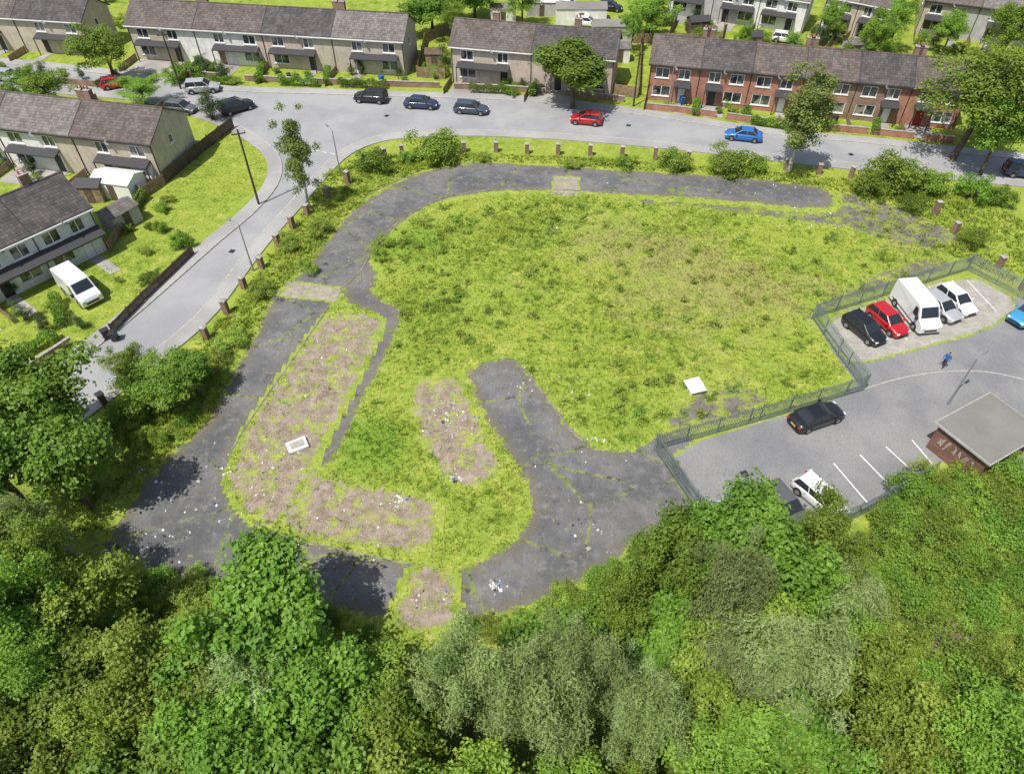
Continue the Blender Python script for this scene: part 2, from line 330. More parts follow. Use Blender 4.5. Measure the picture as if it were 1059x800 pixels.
for pl in ([(352,299),(372,282),(385,262),(410,232),(450,208),(500,198),(560,196),(640,200)],[(610,462),(590,445),(568,415),(545,385)],[(428,585),(380,575),(330,563),(290,553),(262,540)],[(240,465),(262,430),(290,390),(318,350),(340,318)],[(375,205),(400,192),(430,181),(490,168)]):
    ribbon(mb,smooth_line(GP(pl)),-.06,.06,-.02,.085)
ribbon(mb,smooth_line(GP([(893,403),(930,392),(975,385),(1020,385),(1059,393)])),-.06,.06,-.02,.09,1)
mb.obj('kerb',[M['kerbo'],M['kerb']])
mb=MB()
def stripe(a,b,w=.11,z=.032,base=0):
    a=Vector(G(*a)).to_3d(); b=Vector(G(*b)).to_3d(); d=(b-a).normalized(); n=Vector((-d.y,d.x,0))*w/2
    mb.face([(p.x,p.y,z) for p in (a-n,b-n,b+n,a+n)])
for a,b in (((740,520),(757,512)),((800,495),(838,543)),((832,487),(868,530)),((862,479),(897,520)),((889,470),(926,508)),((916,462),(950,493)),((943,455),(966,482))): stripe(a,b,.11,.034)
for a,b in (((905,312),(938,352)),((960,296),(992,335)),((1000,290),(1030,322)),((935,303),(965,345))): stripe(a,b,.1,.042)
j0=np.array((290,150.)); j1=np.array((350,160.))
for k in range(7):
    a=j0+(j1-j0)*(k/7); b=j0+(j1-j0)*((k+.55)/7); stripe(a,b,.12,.027)
mb.obj('road_marking',[M['line']])
mb=MB()
for u,v in((650,130),(880,160),(240,260),(400,120),(770,490)):
    x,y=G(u,v); mb.obox((x,y),(math.cos(u),math.sin(u)),.55,.55,.02,.04)
mb.obj('manhole_cover',[M['trimb']])
# ---------------------------------------------------------------- grass tufts
asph=site+lot; grav=grp+rbp
def in_any(polys,X,Y,d=0):
    r=np.zeros(X.shape,bool)
    for p in polys: r|=sdf(p,X,Y)>d
    return r
def blades(name,polypx,dens,h0,h1,w,nb=4,avoid=True,lean=(.2,.75)):
    poly=chaikin(GP(polypx),1); A=np.array(poly); lo,hi=A.min(0),A.max(0); n=int((hi[0]-lo[0])*(hi[1]-lo[1])*dens)
    x=nr.uniform(lo[0],hi[0],n); y=nr.uniform(lo[1],hi[1],n); ok=sdf(poly,x,y)>0
    if avoid: ok&=~(in_any(asph,x,y,.0)&(nr.random(n)>.015)); ok&=~(in_any(grav,x,y,.1)&(nr.random(n)>.18))
    pat=np.sin(x*.9+np.sin(y*.7)*2)*np.sin(y*1.1+np.sin(x*.5)*2)*.6+np.sin(x*.31+2*np.sin(y*.23))*.4
    ok&=nr.random(n)<(.65+.35*pat); x=x[ok];y=y[ok];pat=pat[ok]; n=len(x)
    lu=ground_attrs(x,y)['lush']
    hs=nr.uniform(h0,h1,n)*(1+.5*pat)*(1+1.0*lu)*np.where(nr.random(n)<.06,1.8,1)
    X=np.repeat(x,nb);Y=np.repeat(y,nb);Hh=np.repeat(hs,nb)*nr.uniform(.6,1.1,n*nb); N=n*nb
    a=nr.uniform(0,6.28,N); r=nr.uniform(0,.16,N); bx=X+np.cos(a)*r*.6; by=Y+np.sin(a)*r*.6
    dx,dy=-np.sin(a)*w/2,np.cos(a)*w/2; ln=nr.uniform(*lean,N)*Hh
    z=np.full(N,.01); V=np.stack([np.stack([bx-dx,by-dy,z],1),np.stack([bx+dx,by+dy,z],1),np.stack([bx+np.cos(a)*ln,by+np.sin(a)*ln,Hh+.03],1)],1).reshape(-1,3)
    at=ground_attrs(V[:,0],V[:,1])
    tone=np.repeat(nr.random(n),nb)*.6+nr.random(N)*.4
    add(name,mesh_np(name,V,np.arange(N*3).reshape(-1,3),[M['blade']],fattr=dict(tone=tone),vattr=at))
blades('meadow_grass',[(395,240),(450,208),(560,198),(740,207),(860,222),(940,235),(1010,262),(838,322),(890,398),(690,455),(690,480),(720,540),(600,620),(440,680),(100,630),(60,600),(100,560),(230,400),(300,290),(340,200),(470,172),(370,300)],24,.05,.20,.07,lean=(.5,1.4))
blades('verge_weeds',[(345,165),(470,158),(640,165),(880,185),(1059,215),(1059,300),(1000,270),(860,215),(760,182),(490,166),(430,178),(383,200),(355,225),(325,262),(280,310),(268,340),(250,370),(215,440),(180,466),(120,540),(70,560),(90,440),(215,350),(300,240)],22,.12,.42,.10,5,lean=(.4,1.1))
blades('lawn_grass',[(190,250),(285,185),(262,145),(240,135),(205,165),(172,192),(120,262),(0,315),(0,372),(50,350),(118,340),(150,305)],12,.03,.09,.06,3,lean=(.5,1.5))
# ---------------------------------------------------------------- vegetation prototypes
def rdir(n,up=0.0):
    d=nr.normal(size=(n,3)); d[:,2]+=up; return d/np.linalg.norm(d,axis=1,keepdims=True)
def leafmesh(C,Nn,size,elong,droop=0):
    n=len(C); r=nr.normal(size=(n,3)); 
    if droop: r=r*(1-droop)+np.array([0,0,-1.])*droop*2
    t=r-(r*Nn).sum(1,keepdims=True)*Nn; t/=np.linalg.norm(t,axis=1,keepdims=True)+1e-9; b=np.cross(Nn,t)
    L=(size*nr.uniform(.6,1.35,n))[:,None]; W=L/elong
    V=np.stack([C-t*L*.5,C+b*W*.5+Nn*L*.08,C+t*L*.5,C-b*W*.5+Nn*L*.08],1).reshape(-1,3)
    return V,np.arange(n*4).reshape(-1,4)
def tree_mesh(name,R,hc,hz,nclump,nleaf,leaf,mat,bark,elong=1.5,droop=0,cr=(.26,.42),trunk=True,tr=.16,inner=.35,up=.35):
    cd=rdir(nclump,up); rad=nr.uniform(inner,.95,nclump)**.8
    lob=1+.30*np.sin(np.arctan2(cd[:,1],cd[:,0])*3+nr.uniform(0,6))+.15*np.sin(np.arctan2(cd[:,1],cd[:,0])*5+nr.uniform(0,6))
    C=cd*rad[:,None]*lob[:,None]*np.array([R,R,hz]); C[:,2]+=hc
    C[0]=(0,0,hc+hz*.6)
    cR=nr.uniform(cr[0],cr[1],nclump)*R
    k=nr.choice(nclump,nleaf,p=cR**2/np.sum(cR**2)); d=rdir(nleaf,.45)
    w=1+.30*np.sin(d[:,0]*7+k)*np.sin(d[:,1]*6+k*2)+.15*np.sin(d[:,2]*13+k)
    rr=(nr.uniform(.45,1.15,nleaf))*w
    pts=C[k]+d*(cR[k]*rr)[:,None]*np.array([1,1,.75])
    if droop: pts[:,2]-=droop*cR[k]*nr.uniform(0,1.1,nleaf)*(1-np.abs(d[:,2]))
    keep=pts[:,2]>.05; pts=pts[keep]; d=d[keep]; k=k[keep]; n=len(pts)
    Nn=d*.7+nr.normal(size=(n,3))*.5+np.array([0,0,.45 if not droop else .35]); Nn/=np.linalg.norm(Nn,axis=1,keepdims=True)
    V,Fq=leafmesh(pts,Nn,leaf,elong,droop*.5)
    tone=np.clip(nr.random(nclump)[k]*.6+nr.random(n)*.4,0,1)
    mb=MB()
    if trunk:
        top=hc+hz*.2; p=Vector((0,0,-.1)); q=Vector((rng.uniform(-.2,.2),rng.uniform(-.2,.2),hc*.45)); mb.tube(p,q,tr*1.3,tr,8); mb.tube(q,(0,0,top),tr,tr*.35,7)
        for i in range(min(12,nclump)):
            c=Vector(C[i]); s=q.lerp(Vector((0,0,top)),rng.uniform(0,.7)); md=s.lerp(c,.55)+Vector((0,0,.15*R)); mb.tube(s,md,tr*.45,tr*.25,5); mb.tube(md,c,tr*.25,tr*.08,5)
    else:
        for i in range(min(10,nclump)):
            c=Vector(C[i]); mb.tube((rng.uniform(-.1,.1)*R,rng.uniform(-.1,.1)*R,-.05),c,.03*R+.01,.01,4)
    tq=[f for f in mb.f if len(f)==4]; base=len(V)
    VV=np.concatenate([V,np.array(mb.v)]); FF=np.concatenate([Fq,np.array(tq)+base])
    me=mesh_np(name,VV,FF,[mat,bark],midx=[0]*len(Fq)+[1]*len(tq),fattr=dict(tone=np.concatenate([tone,np.zeros(len(tq))])))
    return (me,R,hc,hz)
Lf={'dark':mk_leaf('leaf_sycamore',(.085,.175,.020),(.20,.335,.042)),'mid':mk_leaf('leaf_ash',(.12,.225,.026),(.265,.40,.055)),
 'light':mk_leaf('leaf_shrub',(.16,.26,.032),(.34,.45,.075)),'willow':mk_leaf('leaf_willow',(.22,.30,.095),(.40,.50,.21),.42),'birch':mk_leaf('leaf_birch',(.13,.205,.045),(.28,.37,.095)),'conif':mk_leaf('leaf_conifer',(.035,.075,.018),(.08,.14,.03),.1)}
PR={}
PR['dark']=[tree_mesh('sycamore_crown',3,5.5,2.6,52,13000,.26,Lf['dark'],M['bark'],cr=(.18,.38)) for i in range(4)]
PR['mid']=[tree_mesh('ash_crown',3,5.5,2.8,75,14000,.20,Lf['mid'],M['bark'],1.9,cr=(.14,.30)) for i in range(3)]
PR['light']=[tree_mesh('shrub_crown',3,4.0,2.4,60,12000,.21,Lf['light'],M['bark'],1.6,cr=(.16,.32)) for i in range(2)]
PR['willow']=[tree_mesh('willow_crown',3,5.0,2.8,70,16000,.25,Lf['willow'],M['bark'],3.4,droop=.8,cr=(.18,.32)) for i in range(3)]
PR['birch']=[tree_mesh('birch_crown',2,6.5,5.0,70,11000,.20,Lf['birch'],M['birchbark'],1.8,droop=.5,cr=(.20,.36),tr=.13,inner=.1,up=0) for i in range(2)]
PR['bush']=[tree_mesh('bush_leaves',1.5,1.0,1.0,26,4000,.15,Lf['dark'],M['bark'],1.5,trunk=False) for i in range(2)]+[tree_mesh('bush_leaves',1.5,1.0,1.0,26,4000,.14,Lf['mid'],M['bark'],1.5,trunk=False) for i in range(2)]
PR['lbush']=[tree_mesh('weed_leaves',1.5,.8,.8,30,3200,.14,Lf['light'],M['bark'],1.9,trunk=False,cr=(.18,.3)) for i in range(2)]
PR['dock']=[tree_mesh('dock_leaves',.5,.15,.22,9,110,.16,Lf['mid'],M['bark'],2.2,trunk=False,cr=(.3,.5)) for i in range(2)]+[tree_mesh('dock_leaves',.5,.15,.22,9,110,.16,Lf['light'],M['bark'],2.2,trunk=False,cr=(.3,.5)) for i in range(2)]
PR['conif']=[tree_mesh('conifer_leaves',1.5,1.9,1.9,40,6000,.12,Lf['conif'],M['bark'],2.2,trunk=False,cr=(.25,.38))]
def plant(name,kind,u,v,rpx,hc=None,px_h=None,zs=None):
    me,R,h0,hz=rng.choice(PR[kind]); hc=h0 if hc is None else hc
    x,y=G(u,v,hc); s=rpx*depth(u,v,hc)/F/R
    o=add(name,me,None,(x,y,0),rng.uniform(0,6.28),(s*rng.uniform(.93,1.07),s*rng.uniform(.93,1.07),hc/h0)); return o
def plant_w(name,kind,x,y,s,sz=None):
    me,R,h0,hz=rng.choice(PR[kind]); return add(name,me,None,(x,y,0),rng.uniform(0,6.28),(s,s*rng.uniform(.9,1.1),sz or s))
for a in [('ash_tree','mid',104,48,29,5),('ash_tree','mid',47,88,26,3.5),('sycamore_tree','dark',595,68,42,5.5),('birch_tree','birch',836,112,31,7.6),('ash_tree','mid',1018,95,58,8),('ash_tree','mid',1050,30,26,6),('birch_tree','birch',306,158,22,6.4),('ash_tree','mid',912,30,20,5),('ash_tree','mid',930,18,16,5),('sycamore_tree','dark',445,8,26,4),('sycamore_tree','dark',490,-5,30,4),('conifer_tree','conif',216,108,15,2.2),('ash_tree','mid',145,92,24,2.5),
 ('sycamore_tree','dark',20,415,58,6),('sycamore_tree','dark',55,470,52,6),('sycamore_tree','dark',-10,480,55,6),('sycamore_tree','mid',160,395,38,3.2),('sycamore_tree','dark',195,385,28,2.8),('sycamore_tree','mid',135,378,24,3),
 ('ash_tree','mid',30,590,50,6),('ash_tree','mid',-10,640,55,7),('willow_tree','willow',10,555,45,5),
 ('shrub','bush',450,152,26,1.4),('shrub','bush',386,166,19,1.1),('shrub','bush',756,167,24,1.2),('shrub','bush',697,166,18,1.0),('shrub','bush',925,180,30,1.8),('shrub','bush',900,192,18,1.2),('shrub','bush',1008,247,13,1.0),('shrub','bush',785,170,12,.8),('shrub','bush',648,168,10,.6),('shrub','bush',1035,203,14,1.0),
 ('shrub','lbush',590,170,10,.5),('shrub','bush',186,248,11,.8),('shrub','bush',165,235,8,.6),('shrub','bush',420,163,9,.7),('shrub','lbush',500,163,9,.5),('shrub','lbush',330,235,14,.8),('shrub','lbush',300,250,14,.7),('shrub','lbush',270,300,16,.8),('shrub','lbush',240,350,18,.8),('shrub','lbush',225,375,16,.7),('shrub','lbush',320,275,12,.6),('shrub','lbush',395,250,14,.5),('shrub','lbush',390,262,10,.5),('shrub','lbush',160,450,14,.8),
 ('shrub','bush',185,75,16,1.0),('shrub','bush',20,80,14,1),('shrub','conif',230,73,9,1.4),('shrub','bush',5,98,14,1),('shrub','bush',945,210,14,.8),('shrub','bush',965,190,20,1.2),
 ('sycamore_tree','dark',1040,130,30,6),('shrub','bush',1010,195,18,1.2),('shrub','bush',1045,488,20,1.2),('shrub','bush',1000,506,20,1.1),('shrub','lbush',1025,500,20,1.0),('shrub','lbush',975,500,14,1.0)]:
    plant(*a[:5],hc=a[5])
for (u0,v0,u1,v1,n,s0,s1) in ((195,72,430,88,16,.35,.7),(465,86,650,100,8,.35,.7),(668,108,985,140,12,.3,.6),(10,300,110,345,5,.3,.6),(120,200,180,300,8,.3,.6),(0,70,130,98,8,.4,.8),(640,20,760,46,12,.4,1.0),(840,40,1050,66,16,.5,1.1),(430,40,465,80,6,.4,.9),(700,44,840,62,8,.4,.9),(60,0,140,30,5,.6,1.1),(0,165,60,195,5,.4,.7)):
    for k in range(n):
        x,y=G(rng.uniform(u0,u1),rng.uniform(v0,v1)); plant_w('garden_shrub',rng.choice(['bush','bush','lbush','conif']),x,y,rng.uniform(s0,s1))
for u,v,r in((675,12,24),(770,40,10),(860,18,14),(985,28,16),(655,25,12),(540,0,20),(470,18,14)): plant('ash_tree','mid',u,v,r,hc=4)
def hedge(px,w=.45,h=.6):
    p=GP(px); Cs=[]; 
    for i in range(len(p)-1):
        a=np.array(p[i]);b=np.array(p[i+1]); L=np.linalg.norm(b-a); n=int(L*420); t=nr.random(n)[:,None]
        d=(b-a)/L; nn=np.array([-d[1],d[0]]); s=nr.uniform(-1,1,n); z=nr.uniform(.1,1,n)**.5
        e=1+.15*np.sin(t[:,0]*L*3); q=a+(b-a)*t+nn*(s*w*e)[:,None]; Cs.append(np.column_stack([q,z*h*2*e*(1-.15*s*s)]))
    C=np.concatenate(Cs); Nn=rdir(len(C),1.0); V,Fq=leafmesh(C,Nn,.16,1.5)
    add('hedge',mesh_np('hedge',V,Fq,[Lf['dark']],fattr=dict(tone=nr.random(len(Fq)))))
for l in ([(205,85),(240,89)],[(207,66),(203,84)],[(272,70),(269,86)],[(340,76),(338,90)],[(288,88),(330,90)],[(350,90),(400,92)],[(485,96),(530,98)],[(552,94),(550,102)],[(720,110),(718,121)],[(772,118),(770,126)],[(775,129),(815,135)],[(905,131),(903,141)],[(150,205),(125,240)],[(20,372),(62,350)],[(0,100),(60,105)],[(700,60),(760,62)],[(860,62),(900,66)],[(60,312),(66,340)]): hedge(l)
fp=chaikin(GP([(395,240),(450,210),(740,212),(940,240),(1000,265),(838,325),(880,395),(690,455),(610,455),(530,365),(430,390),(330,480),(400,330)]),1); A=np.array(fp); lo,hi=A.min(0),A.max(0); c=0
while c<300:
    x=rng.uniform(lo[0],hi[0]); y=rng.uniform(lo[1],hi[1]); xa,ya=np.array([x]),np.array([y])
    if sdf(fp,xa,ya)[0]<0 or in_any(asph,xa,ya,-.3)[0]: continue
    if rng.random()>.12+ground_attrs(xa,ya)['lush'][0]: continue
    plant_w('dock_weed','dock',x,y,rng.uniform(.5,1.4)); c+=1
# woodland below the site
WC=GP([(-150,520),(60,545),(85,600),(100,640),(200,625),(290,606),(345,640),(430,665),(480,668),(540,648),(600,622),(650,588),(690,550),(760,530),(850,535),(900,560),(925,640),(950,700),(1059,715),(1300,740),(1300,1300),(-150,1300)],5.5)
pts=[]
X0,Y0=np.array(WC).min(0);X1,Y1=np.array(WC).max(0)
Y0=max(Y0,3)
fixed=[('willow',480,705,50),('willow',560,715,57),('willow',755,605,42),('willow',825,690,60),('willow',670,742,44),('dark',275,640,75),('light',150,690,60),('willow',600,700,42),('dark',700,580,45),('dark',790,570,60),('mid',850,560,40),('mid',640,620,40),('light',925,745,55),('mid',1010,770,60)]
NMS={'willow':'willow_tree','dark':'sycamore_tree','light':'hawthorn_tree','mid':'ash_tree'}
for k,u,v,r in fixed:
    hc={'willow':7.2,'dark':6.0,'light':4.5,'mid':5.5}[k]; o=plant(NMS[k],k,u,v,r,hc=hc); pts.append((o.location.x,o.location.y))
tries=0
while tries<2600:
    tries+=1; x=rng.uniform(max(X0,-36),min(X1,38)); y=rng.uniform(Y0,Y1)
    if sdf(WC,np.array([x]),np.array([y]))[0]<1.2: continue
    if min(((x-a)**2+(y-b)**2) for a,b in pts)<2.6**2: continue
    pts.append((x,y)); k=rng.choices(['dark','mid','light','willow'],[.36,.28,.28,.08])[0]
    s=rng.uniform(.62,1.05); plant_w(NMS[k],k,x,y,s,rng.uniform(.70,1.0)*(1.25 if k=='light' else 1))
for reg,n,sz in (([(905,520),(960,500),(1059,500),(1150,500),(1150,760),(1040,730),(960,700),(910,620)],190,(.45,1.1)),([(870,620),(960,680),(1150,720),(1150,880),(840,880)],110,(.7,1.4)),([(60,590),(200,600),(350,640),(430,668),(300,650),(120,680)],40,(.3,.8)),([(560,640),(660,575),(720,540),(860,548),(900,540),(880,600),(740,600),(640,660)],45,(.4,.9)),([(110,410),(215,370),(200,440),(120,530),(90,560),(80,480)],22,(.3,.8)),([(480,645),(560,632),(600,640),(440,680)],12,(.3,.6))):
    poly=GP(reg); A=np.array(poly); lo,hi=A.min(0),A.max(0); c=0
    while c<n:
        x=rng.uniform(lo[0],hi[0]); y=rng.uniform(lo[1],hi[1])
        if sdf(poly,np.array([x]),np.array([y]))[0]<0: continue
        plant_w('shrub',rng.choice(['bush','bush','lbush','lbush']),x,y,rng.uniform(*sz)); c+=1
mb=MB()
for k in range(120):
    x,y=G(970+rng.gauss(0,15),662+rng.gauss(0,6),1.2); a=rng.gauss(0.1,.6); l=rng.uniform(.4,1.4); z=rng.uniform(1.0,1.9)
    mb.tube((x,y,z),(x+math.cos(a)*l,y+math.sin(a)*l,z+rng.uniform(-.4,.3)),.025,.008,4)
mb.obj('dead_branches',[simple('dead_wood',(.27,.21,.14),.9,var=.3)])
# ---------------------------------------------------------------- terraces
def opening_wall(mb,mg,mf,x0,x1,z0,z1,ops,fn,mi=0,trim=0):
    xs=sorted({x0,x1,*[o[0] for o in ops],*[o[1] for o in ops]}); zs=sorted({z0,z1,*[o[2] for o in ops],*[o[3] for o in ops]})
    for i in range(len(xs)-1):
        for j in range(len(zs)-1):
            cx=(xs[i]+xs[i+1])/2; cz=(zs[j]+zs[j+1])/2
            if any(o[0]<cx<o[1] and o[2]<cz<o[3] for o in ops): continue
            m=mi(cx) if callable(mi) else mi
            mb.face([fn(xs[i],zs[j],0),fn(xs[i+1],zs[j],0),fn(xs[i+1],zs[j+1],0),fn(xs[i],zs[j+1],0)],m)
    for (a,b,c,d,*ty) in ops:
        m=mi((a+b)/2) if callable(mi) else mi; r=.12; q=[(a,c),(b,c),(b,d),(a,d)]
        for k in range(4):
            p,s=q[k],q[(k+1)%4]; mb.face([fn(*p,0),fn(*s,0),fn(*s,r),fn(*p,r)],m)
        ty=ty[0] if ty else 'w'
        def bx(m_,u0,u1,w0,w1,d0,d1,mi_=0):
            P_=[fn(u0,w0,d0),fn(u1,w0,d0),fn(u1,w0,d1),fn(u0,w0,d1)]; T_=[fn(u0,w1,d0),fn(u1,w1,d0),fn(u1,w1,d1),fn(u0,w1,d1)]; m_.hexa(P_,T_,mi_)
        if ty=='w':
            mg.face([fn(a,c,r-.02),fn(b,c,r-.02),fn(b,d,r-.02),fn(a,d,r-.02)])
            t=.08
            bx(mf,a,b,c,c+t,.03,r-.03); bx(mf,a,b,d-t,d,.03,r-.03); bx(mf,a,a+t,c+t,d-t,.03,r-.03); bx(mf,b-t,b,c+t,d-t,.03,r-.03)
            if b-a>1:
                xx=(a+b)/2; bx(mf,xx-t/2,xx+t/2,c+t,d-t,.03,r-.03)
            bx(mf,a-.08,b+.08,c-.08,c-.003,-.08,.0)
        else:
            bx(mf,a+.04,b-.04,c,d-.04,.05,r-.02,ty)
def terrace(name,p0,p1,units,walls,roofs,depth_=7.0,eave=4.9,rise=2.1,canopy='all',front=4.0,lower=None,chim=True,detail=True,doors=(1,)):
    p0=G(*p0) if not isinstance(p0,Vector) else p0; p1=G(*p1) if not isinstance(p1,Vector) else p1
    L=math.dist(p0,p1); rz=math.atan2(p1[1]-p0[1],p1[0]-p0[0]); e=empty(name,(p0[0],p0[1],0),rz); U=L/units; D=depth_
    W=MB();Gl=MB();Fr=MB();Rf=MB();Ca=MB();Ch=MB();Gt=MB();Ae=MB(); wl=sorted(set(walls)|({lower} if lower else set())); wi=lambda x: wl.index(walls[min(int(x/U),units-1)%len(walls)])
    ops=[];bops=[];can=[]
    for i in range(units):
        x=i*U; mir=i%2; 
        def X_(a,b): return (x+U-b,x+U-a) if mir else (x+a,x+b)
        w=min(1.8,U*.28)
        a,b=X_(U*.12,U*.12+w); ops.append((a,b,3.05,4.35)); a,b=X_(U*.58,U*.58+w*.85); ops.append((a,b,3.05,4.35))
        a,b=X_(U*.10,U*.10+w*1.3); ops.append((a,b,.7,2.05)); a,b=X_(U*.62,U*.62+.95); ops.append((a,b,.05,2.1,doors[i%len(doors)]))
        a,b=X_(U*.2,U*.2+w); bops+=[(a,b,3.15,4.2),(a,b,.9,2.0)]
        a,b=X_(U*.08,U*.62+1.3); a,b=(X_(U*.52,U*.62+1.5) if canopy=='door' else (a,b)); can.append((max(a,x+.1),min(b,x+U-.1)))
        sx_=x+U*(.48 if i%2 else .52); Ae.tube((sx_,-.05,4.55),(sx_,-.35,4.6),.02,.02,5); Ae.tube((sx_,-.35,4.6),(sx_+.06,-.42,4.66),.27,.30,12)
    opening_wall(W,Gl,Fr,0,L,0,eave,ops,lambda u,w,d:(u,d,w),wi)
    opening_wall(W,Gl,Fr,0,L,0,eave,bops,lambda u,w,d:(L-u,D-d,w),lambda u:wi(L-u))
    for xg,s in((0,-1),(L,1)):
        op=[(D*.42,D*.42+.8,3.2,4.2)]
        fn=(lambda u,w,d,xg=xg,s=s:(xg-s*d,(u if s>0 else D-u),w))
        opening_wall(W,Gl,Fr,0,D,0,eave,op,fn,wi(min(max(xg,.01),L-.01)))
        W.face([(xg,0,eave),(xg,D,eave),(xg,D/2,eave+rise)] if s>0 else [(xg,D,eave),(xg,0,eave),(xg,D/2,eave+rise)],wi(min(max(xg,.01),L-.01)))
    oh=.35; dz=rise/(D/2)*oh; rl=sorted(set(roofs)); th=.14
    for i in range(units):
        xa=i*U-(.25 if i==0 else 0); xb=(i+1)*U+(.25 if i==units-1 else 0); mi=rl.index(roofs[i%len(roofs)])
        for sgn in(0,1):
            ye,yr=(-oh,D/2) if sgn==0 else (D+oh,D/2); ze=eave-dz+.02; zr=eave+rise+.02
            q=[(xa,ye,ze),(xb,ye,ze),(xb,yr,zr),(xa,yr,zr)]
            if sgn: q=[q[1],q[0],q[3],q[2]]
            Rf.hexa(q,[(a,b,c+th) for a,b,c in q],mi)
        if i>0: Gt.hexa([(xa-.05,-oh,ze+th),(xa+.05,-oh,ze+th),(xa+.05,D/2,zr+th),(xa-.05,D/2,zr+th)],[(xa-.05,-oh,ze+th+.04),(xa+.05,-oh,ze+th+.04),(xa+.05,D/2,zr+th+.04),(xa-.05,D/2,zr+th+.04)],0)
    Rf.tube((-.25,D/2,eave+rise+th),(L+.25,D/2,eave+rise+th),.12,.12,8,0)
    for y in(-oh-.06,D+oh+.06): Gt.box(-.2,L+.2,y-.06,y+.055,eave-dz-.06,eave-dz+.06,1)
    for i in range(units+1):
        x=min(max(i*U,.1),L-.1); Gt.box(x-.04,x+.04,-.09,-.01,.1,eave-.3)
    if canopy in('all','mid','door'):
        for a,b in can:
            Ca.hexa([(a,-1.15,2.32),(b,-1.15,2.32),(b,-.003,2.62),(a,-.003,2.62)],[(a,-1.15,2.44),(b,-1.15,2.44),(b,-.003,2.80),(a,-.003,2.80)])
            for xx in(a+.05,b-.05): Ca.box(xx-.05,xx+.05,-1.1,-1.0,0,2.31)
    elif canopy=='full':
        Ca.hexa([(0,-1.3,2.32),(L,-1.3,2.32),(L,-.003,2.62),(0,-.003,2.62)],[(0,-1.3,2.46),(L,-1.3,2.46),(L,-.003,2.95),(0,-.003,2.95)])
    if chim:
        for i in range(0,units):
            x=(i+.5 if units<4 else i+ (1 if i%2==0 else .08))*U; x=min(max(x,.5),L-.5); y=D/2+.3
            Ch.box(x-.45,x+.45,y-.32,y+.32,eave+rise-.6,eave+rise+1.15); Ch.box(x-.5,x+.5,y-.37,y+.37,eave+rise+1.15,eave+rise+1.25,1)
            for q in(-.22,.22): Ch.tube((x+q,y,eave+rise+1.25),(x+q,y,eave+rise+1.6),.11,.09,8,2)
            Ae.tube((x+.4,y,eave+rise+.9),(x+.4,y,eave+rise+2.6),.02,.02,5); Ae.tube((x-.1,y,eave+rise+2.5),(x+.9,y,eave+rise+2.5),.015,.015,4)
            for q in(0,.25,.5,.75): Ae.tube((x+q,y-.2,eave+rise+2.5),(x+q,y+.2,eave+rise+2.5),.01,.01,4)
    W.obj('walls',[M[k] for k in wl],e); Gl.obj('window_glass',[M['glass']],e); Fr.obj('window_frames_and_doors',[M['upvc'],M['trimb'],M['red'],M['wood']],e)
    Rf.obj('roof',[M[k] for k in rl],e); Gt.obj('gutters',[M['trimb'],M['upvc'] if rng.random()<.6 else M['trimb']],e); Ae.obj('aerials',[M['pole']],e)
    if Ca.v: Ca.obj('porch_canopy',[M['lead']],e)
    if Ch.v: Ch.obj('chimneys',[M['brickb'],M['cap'],M['brick']],e)
    tw=lambda x,y:(p0[0]+x*math.cos(rz)-y*math.sin(rz),p0[1]+x*math.sin(rz)+y*math.cos(rz))
    pa=MB(); fe=MB()
    for i in range(units):
        x=i*U; mir=i%2; a=(U*.62,U*.62+1.1); a=(x+U-a[1],x+U-a[0]) if mir else (x+a[0],x+a[1])
        q=[tw(a[0],-.02),tw(a[1],-.02),tw(a[1],-front),tw(a[0],-front)]; pa.face([(*p,.03) for p in q])
        if rng.random()<.5:
            q=[tw(x+.5,-.02),tw(x+U*.58,-.02),tw(x+U*.58,-front*.9),tw(x+.5,-front*.9)]; pa.face([(*p,.022) for p in q])
        for k in range(int(front/.13)):
            c=tw(x,-.25-k*.13); fe.obox(c,(math.cos(rz),math.sin(rz)),.03,.10,0,.95)
        for k in range(int(9/.2)):
            c=tw(x,D+.2+k*.2); fe.obox(c,(math.cos(rz),math.sin(rz)),.03,.19,0,1.5)
    pa.obj('garden_path',[M['path']]); fe.obj('garden_fence',[M['wood']])
    return e,tw,L,U
terrace('terraced_house',(-170,40),(98,58),4,['white','beige'],['tile1','tile2'],canopy='mid',front=4)
terrace('terraced_house',(143,61),(420,79),4,['beige','white','pink','beige'],['tile1','tile1','tile2','tile3'],canopy='mid',front=5,doors=(1,3,1,0))
terrace('terraced_house',(468,84),(632,99),2,['beige','pink'],['tile1','tile2'],canopy='mid',front=4.5)
terrace('brick_house',(668,103),(985,134),6,['brick','brick','brick','brick','brickb','brick'],['tile1','tile2','tile1','tile1','tile2','tile1'],canopy='door',front=3.5,doors=(0,1,0,3,0,2))
terrace('terraced_house',(690,14),(828,36),3,['white','grey'],['tile3','tile2'],canopy='mid',front=4)
terrace('terraced_house',(846,30),(912,44),2,['white','beige'],['tile3','tile1'],canopy='mid',front=4)
terrace('terraced_house',(945,34),(1180,66),4,['beige','grey'],['tile1','tile3'],canopy='mid',front=4)
terrace('terraced_house',(-130,154),(171,190),4,['white','white','white','beige'],['tile3','tile1','tile3','tile1'],canopy='mid',front=4,depth_=7.5)
terrace('terraced_house',(-75,350),(113,258),3,['white','white','white'],['tile2','tile2','tile2'],canopy='full',front=4,depth_=7.5,doors=(0,1))
for x,y,n in((-75,168,5),(-20,172,5),(35,176,5),(-90,200,6),(0,205,6),(70,200,5)):
    terrace('terraced_house',Vector((x,y)),Vector((x+7.5*n,y+rng.uniform(-3,3))),n,['beige','white','grey'],['tile1','tile3'],canopy='mid',front=3)
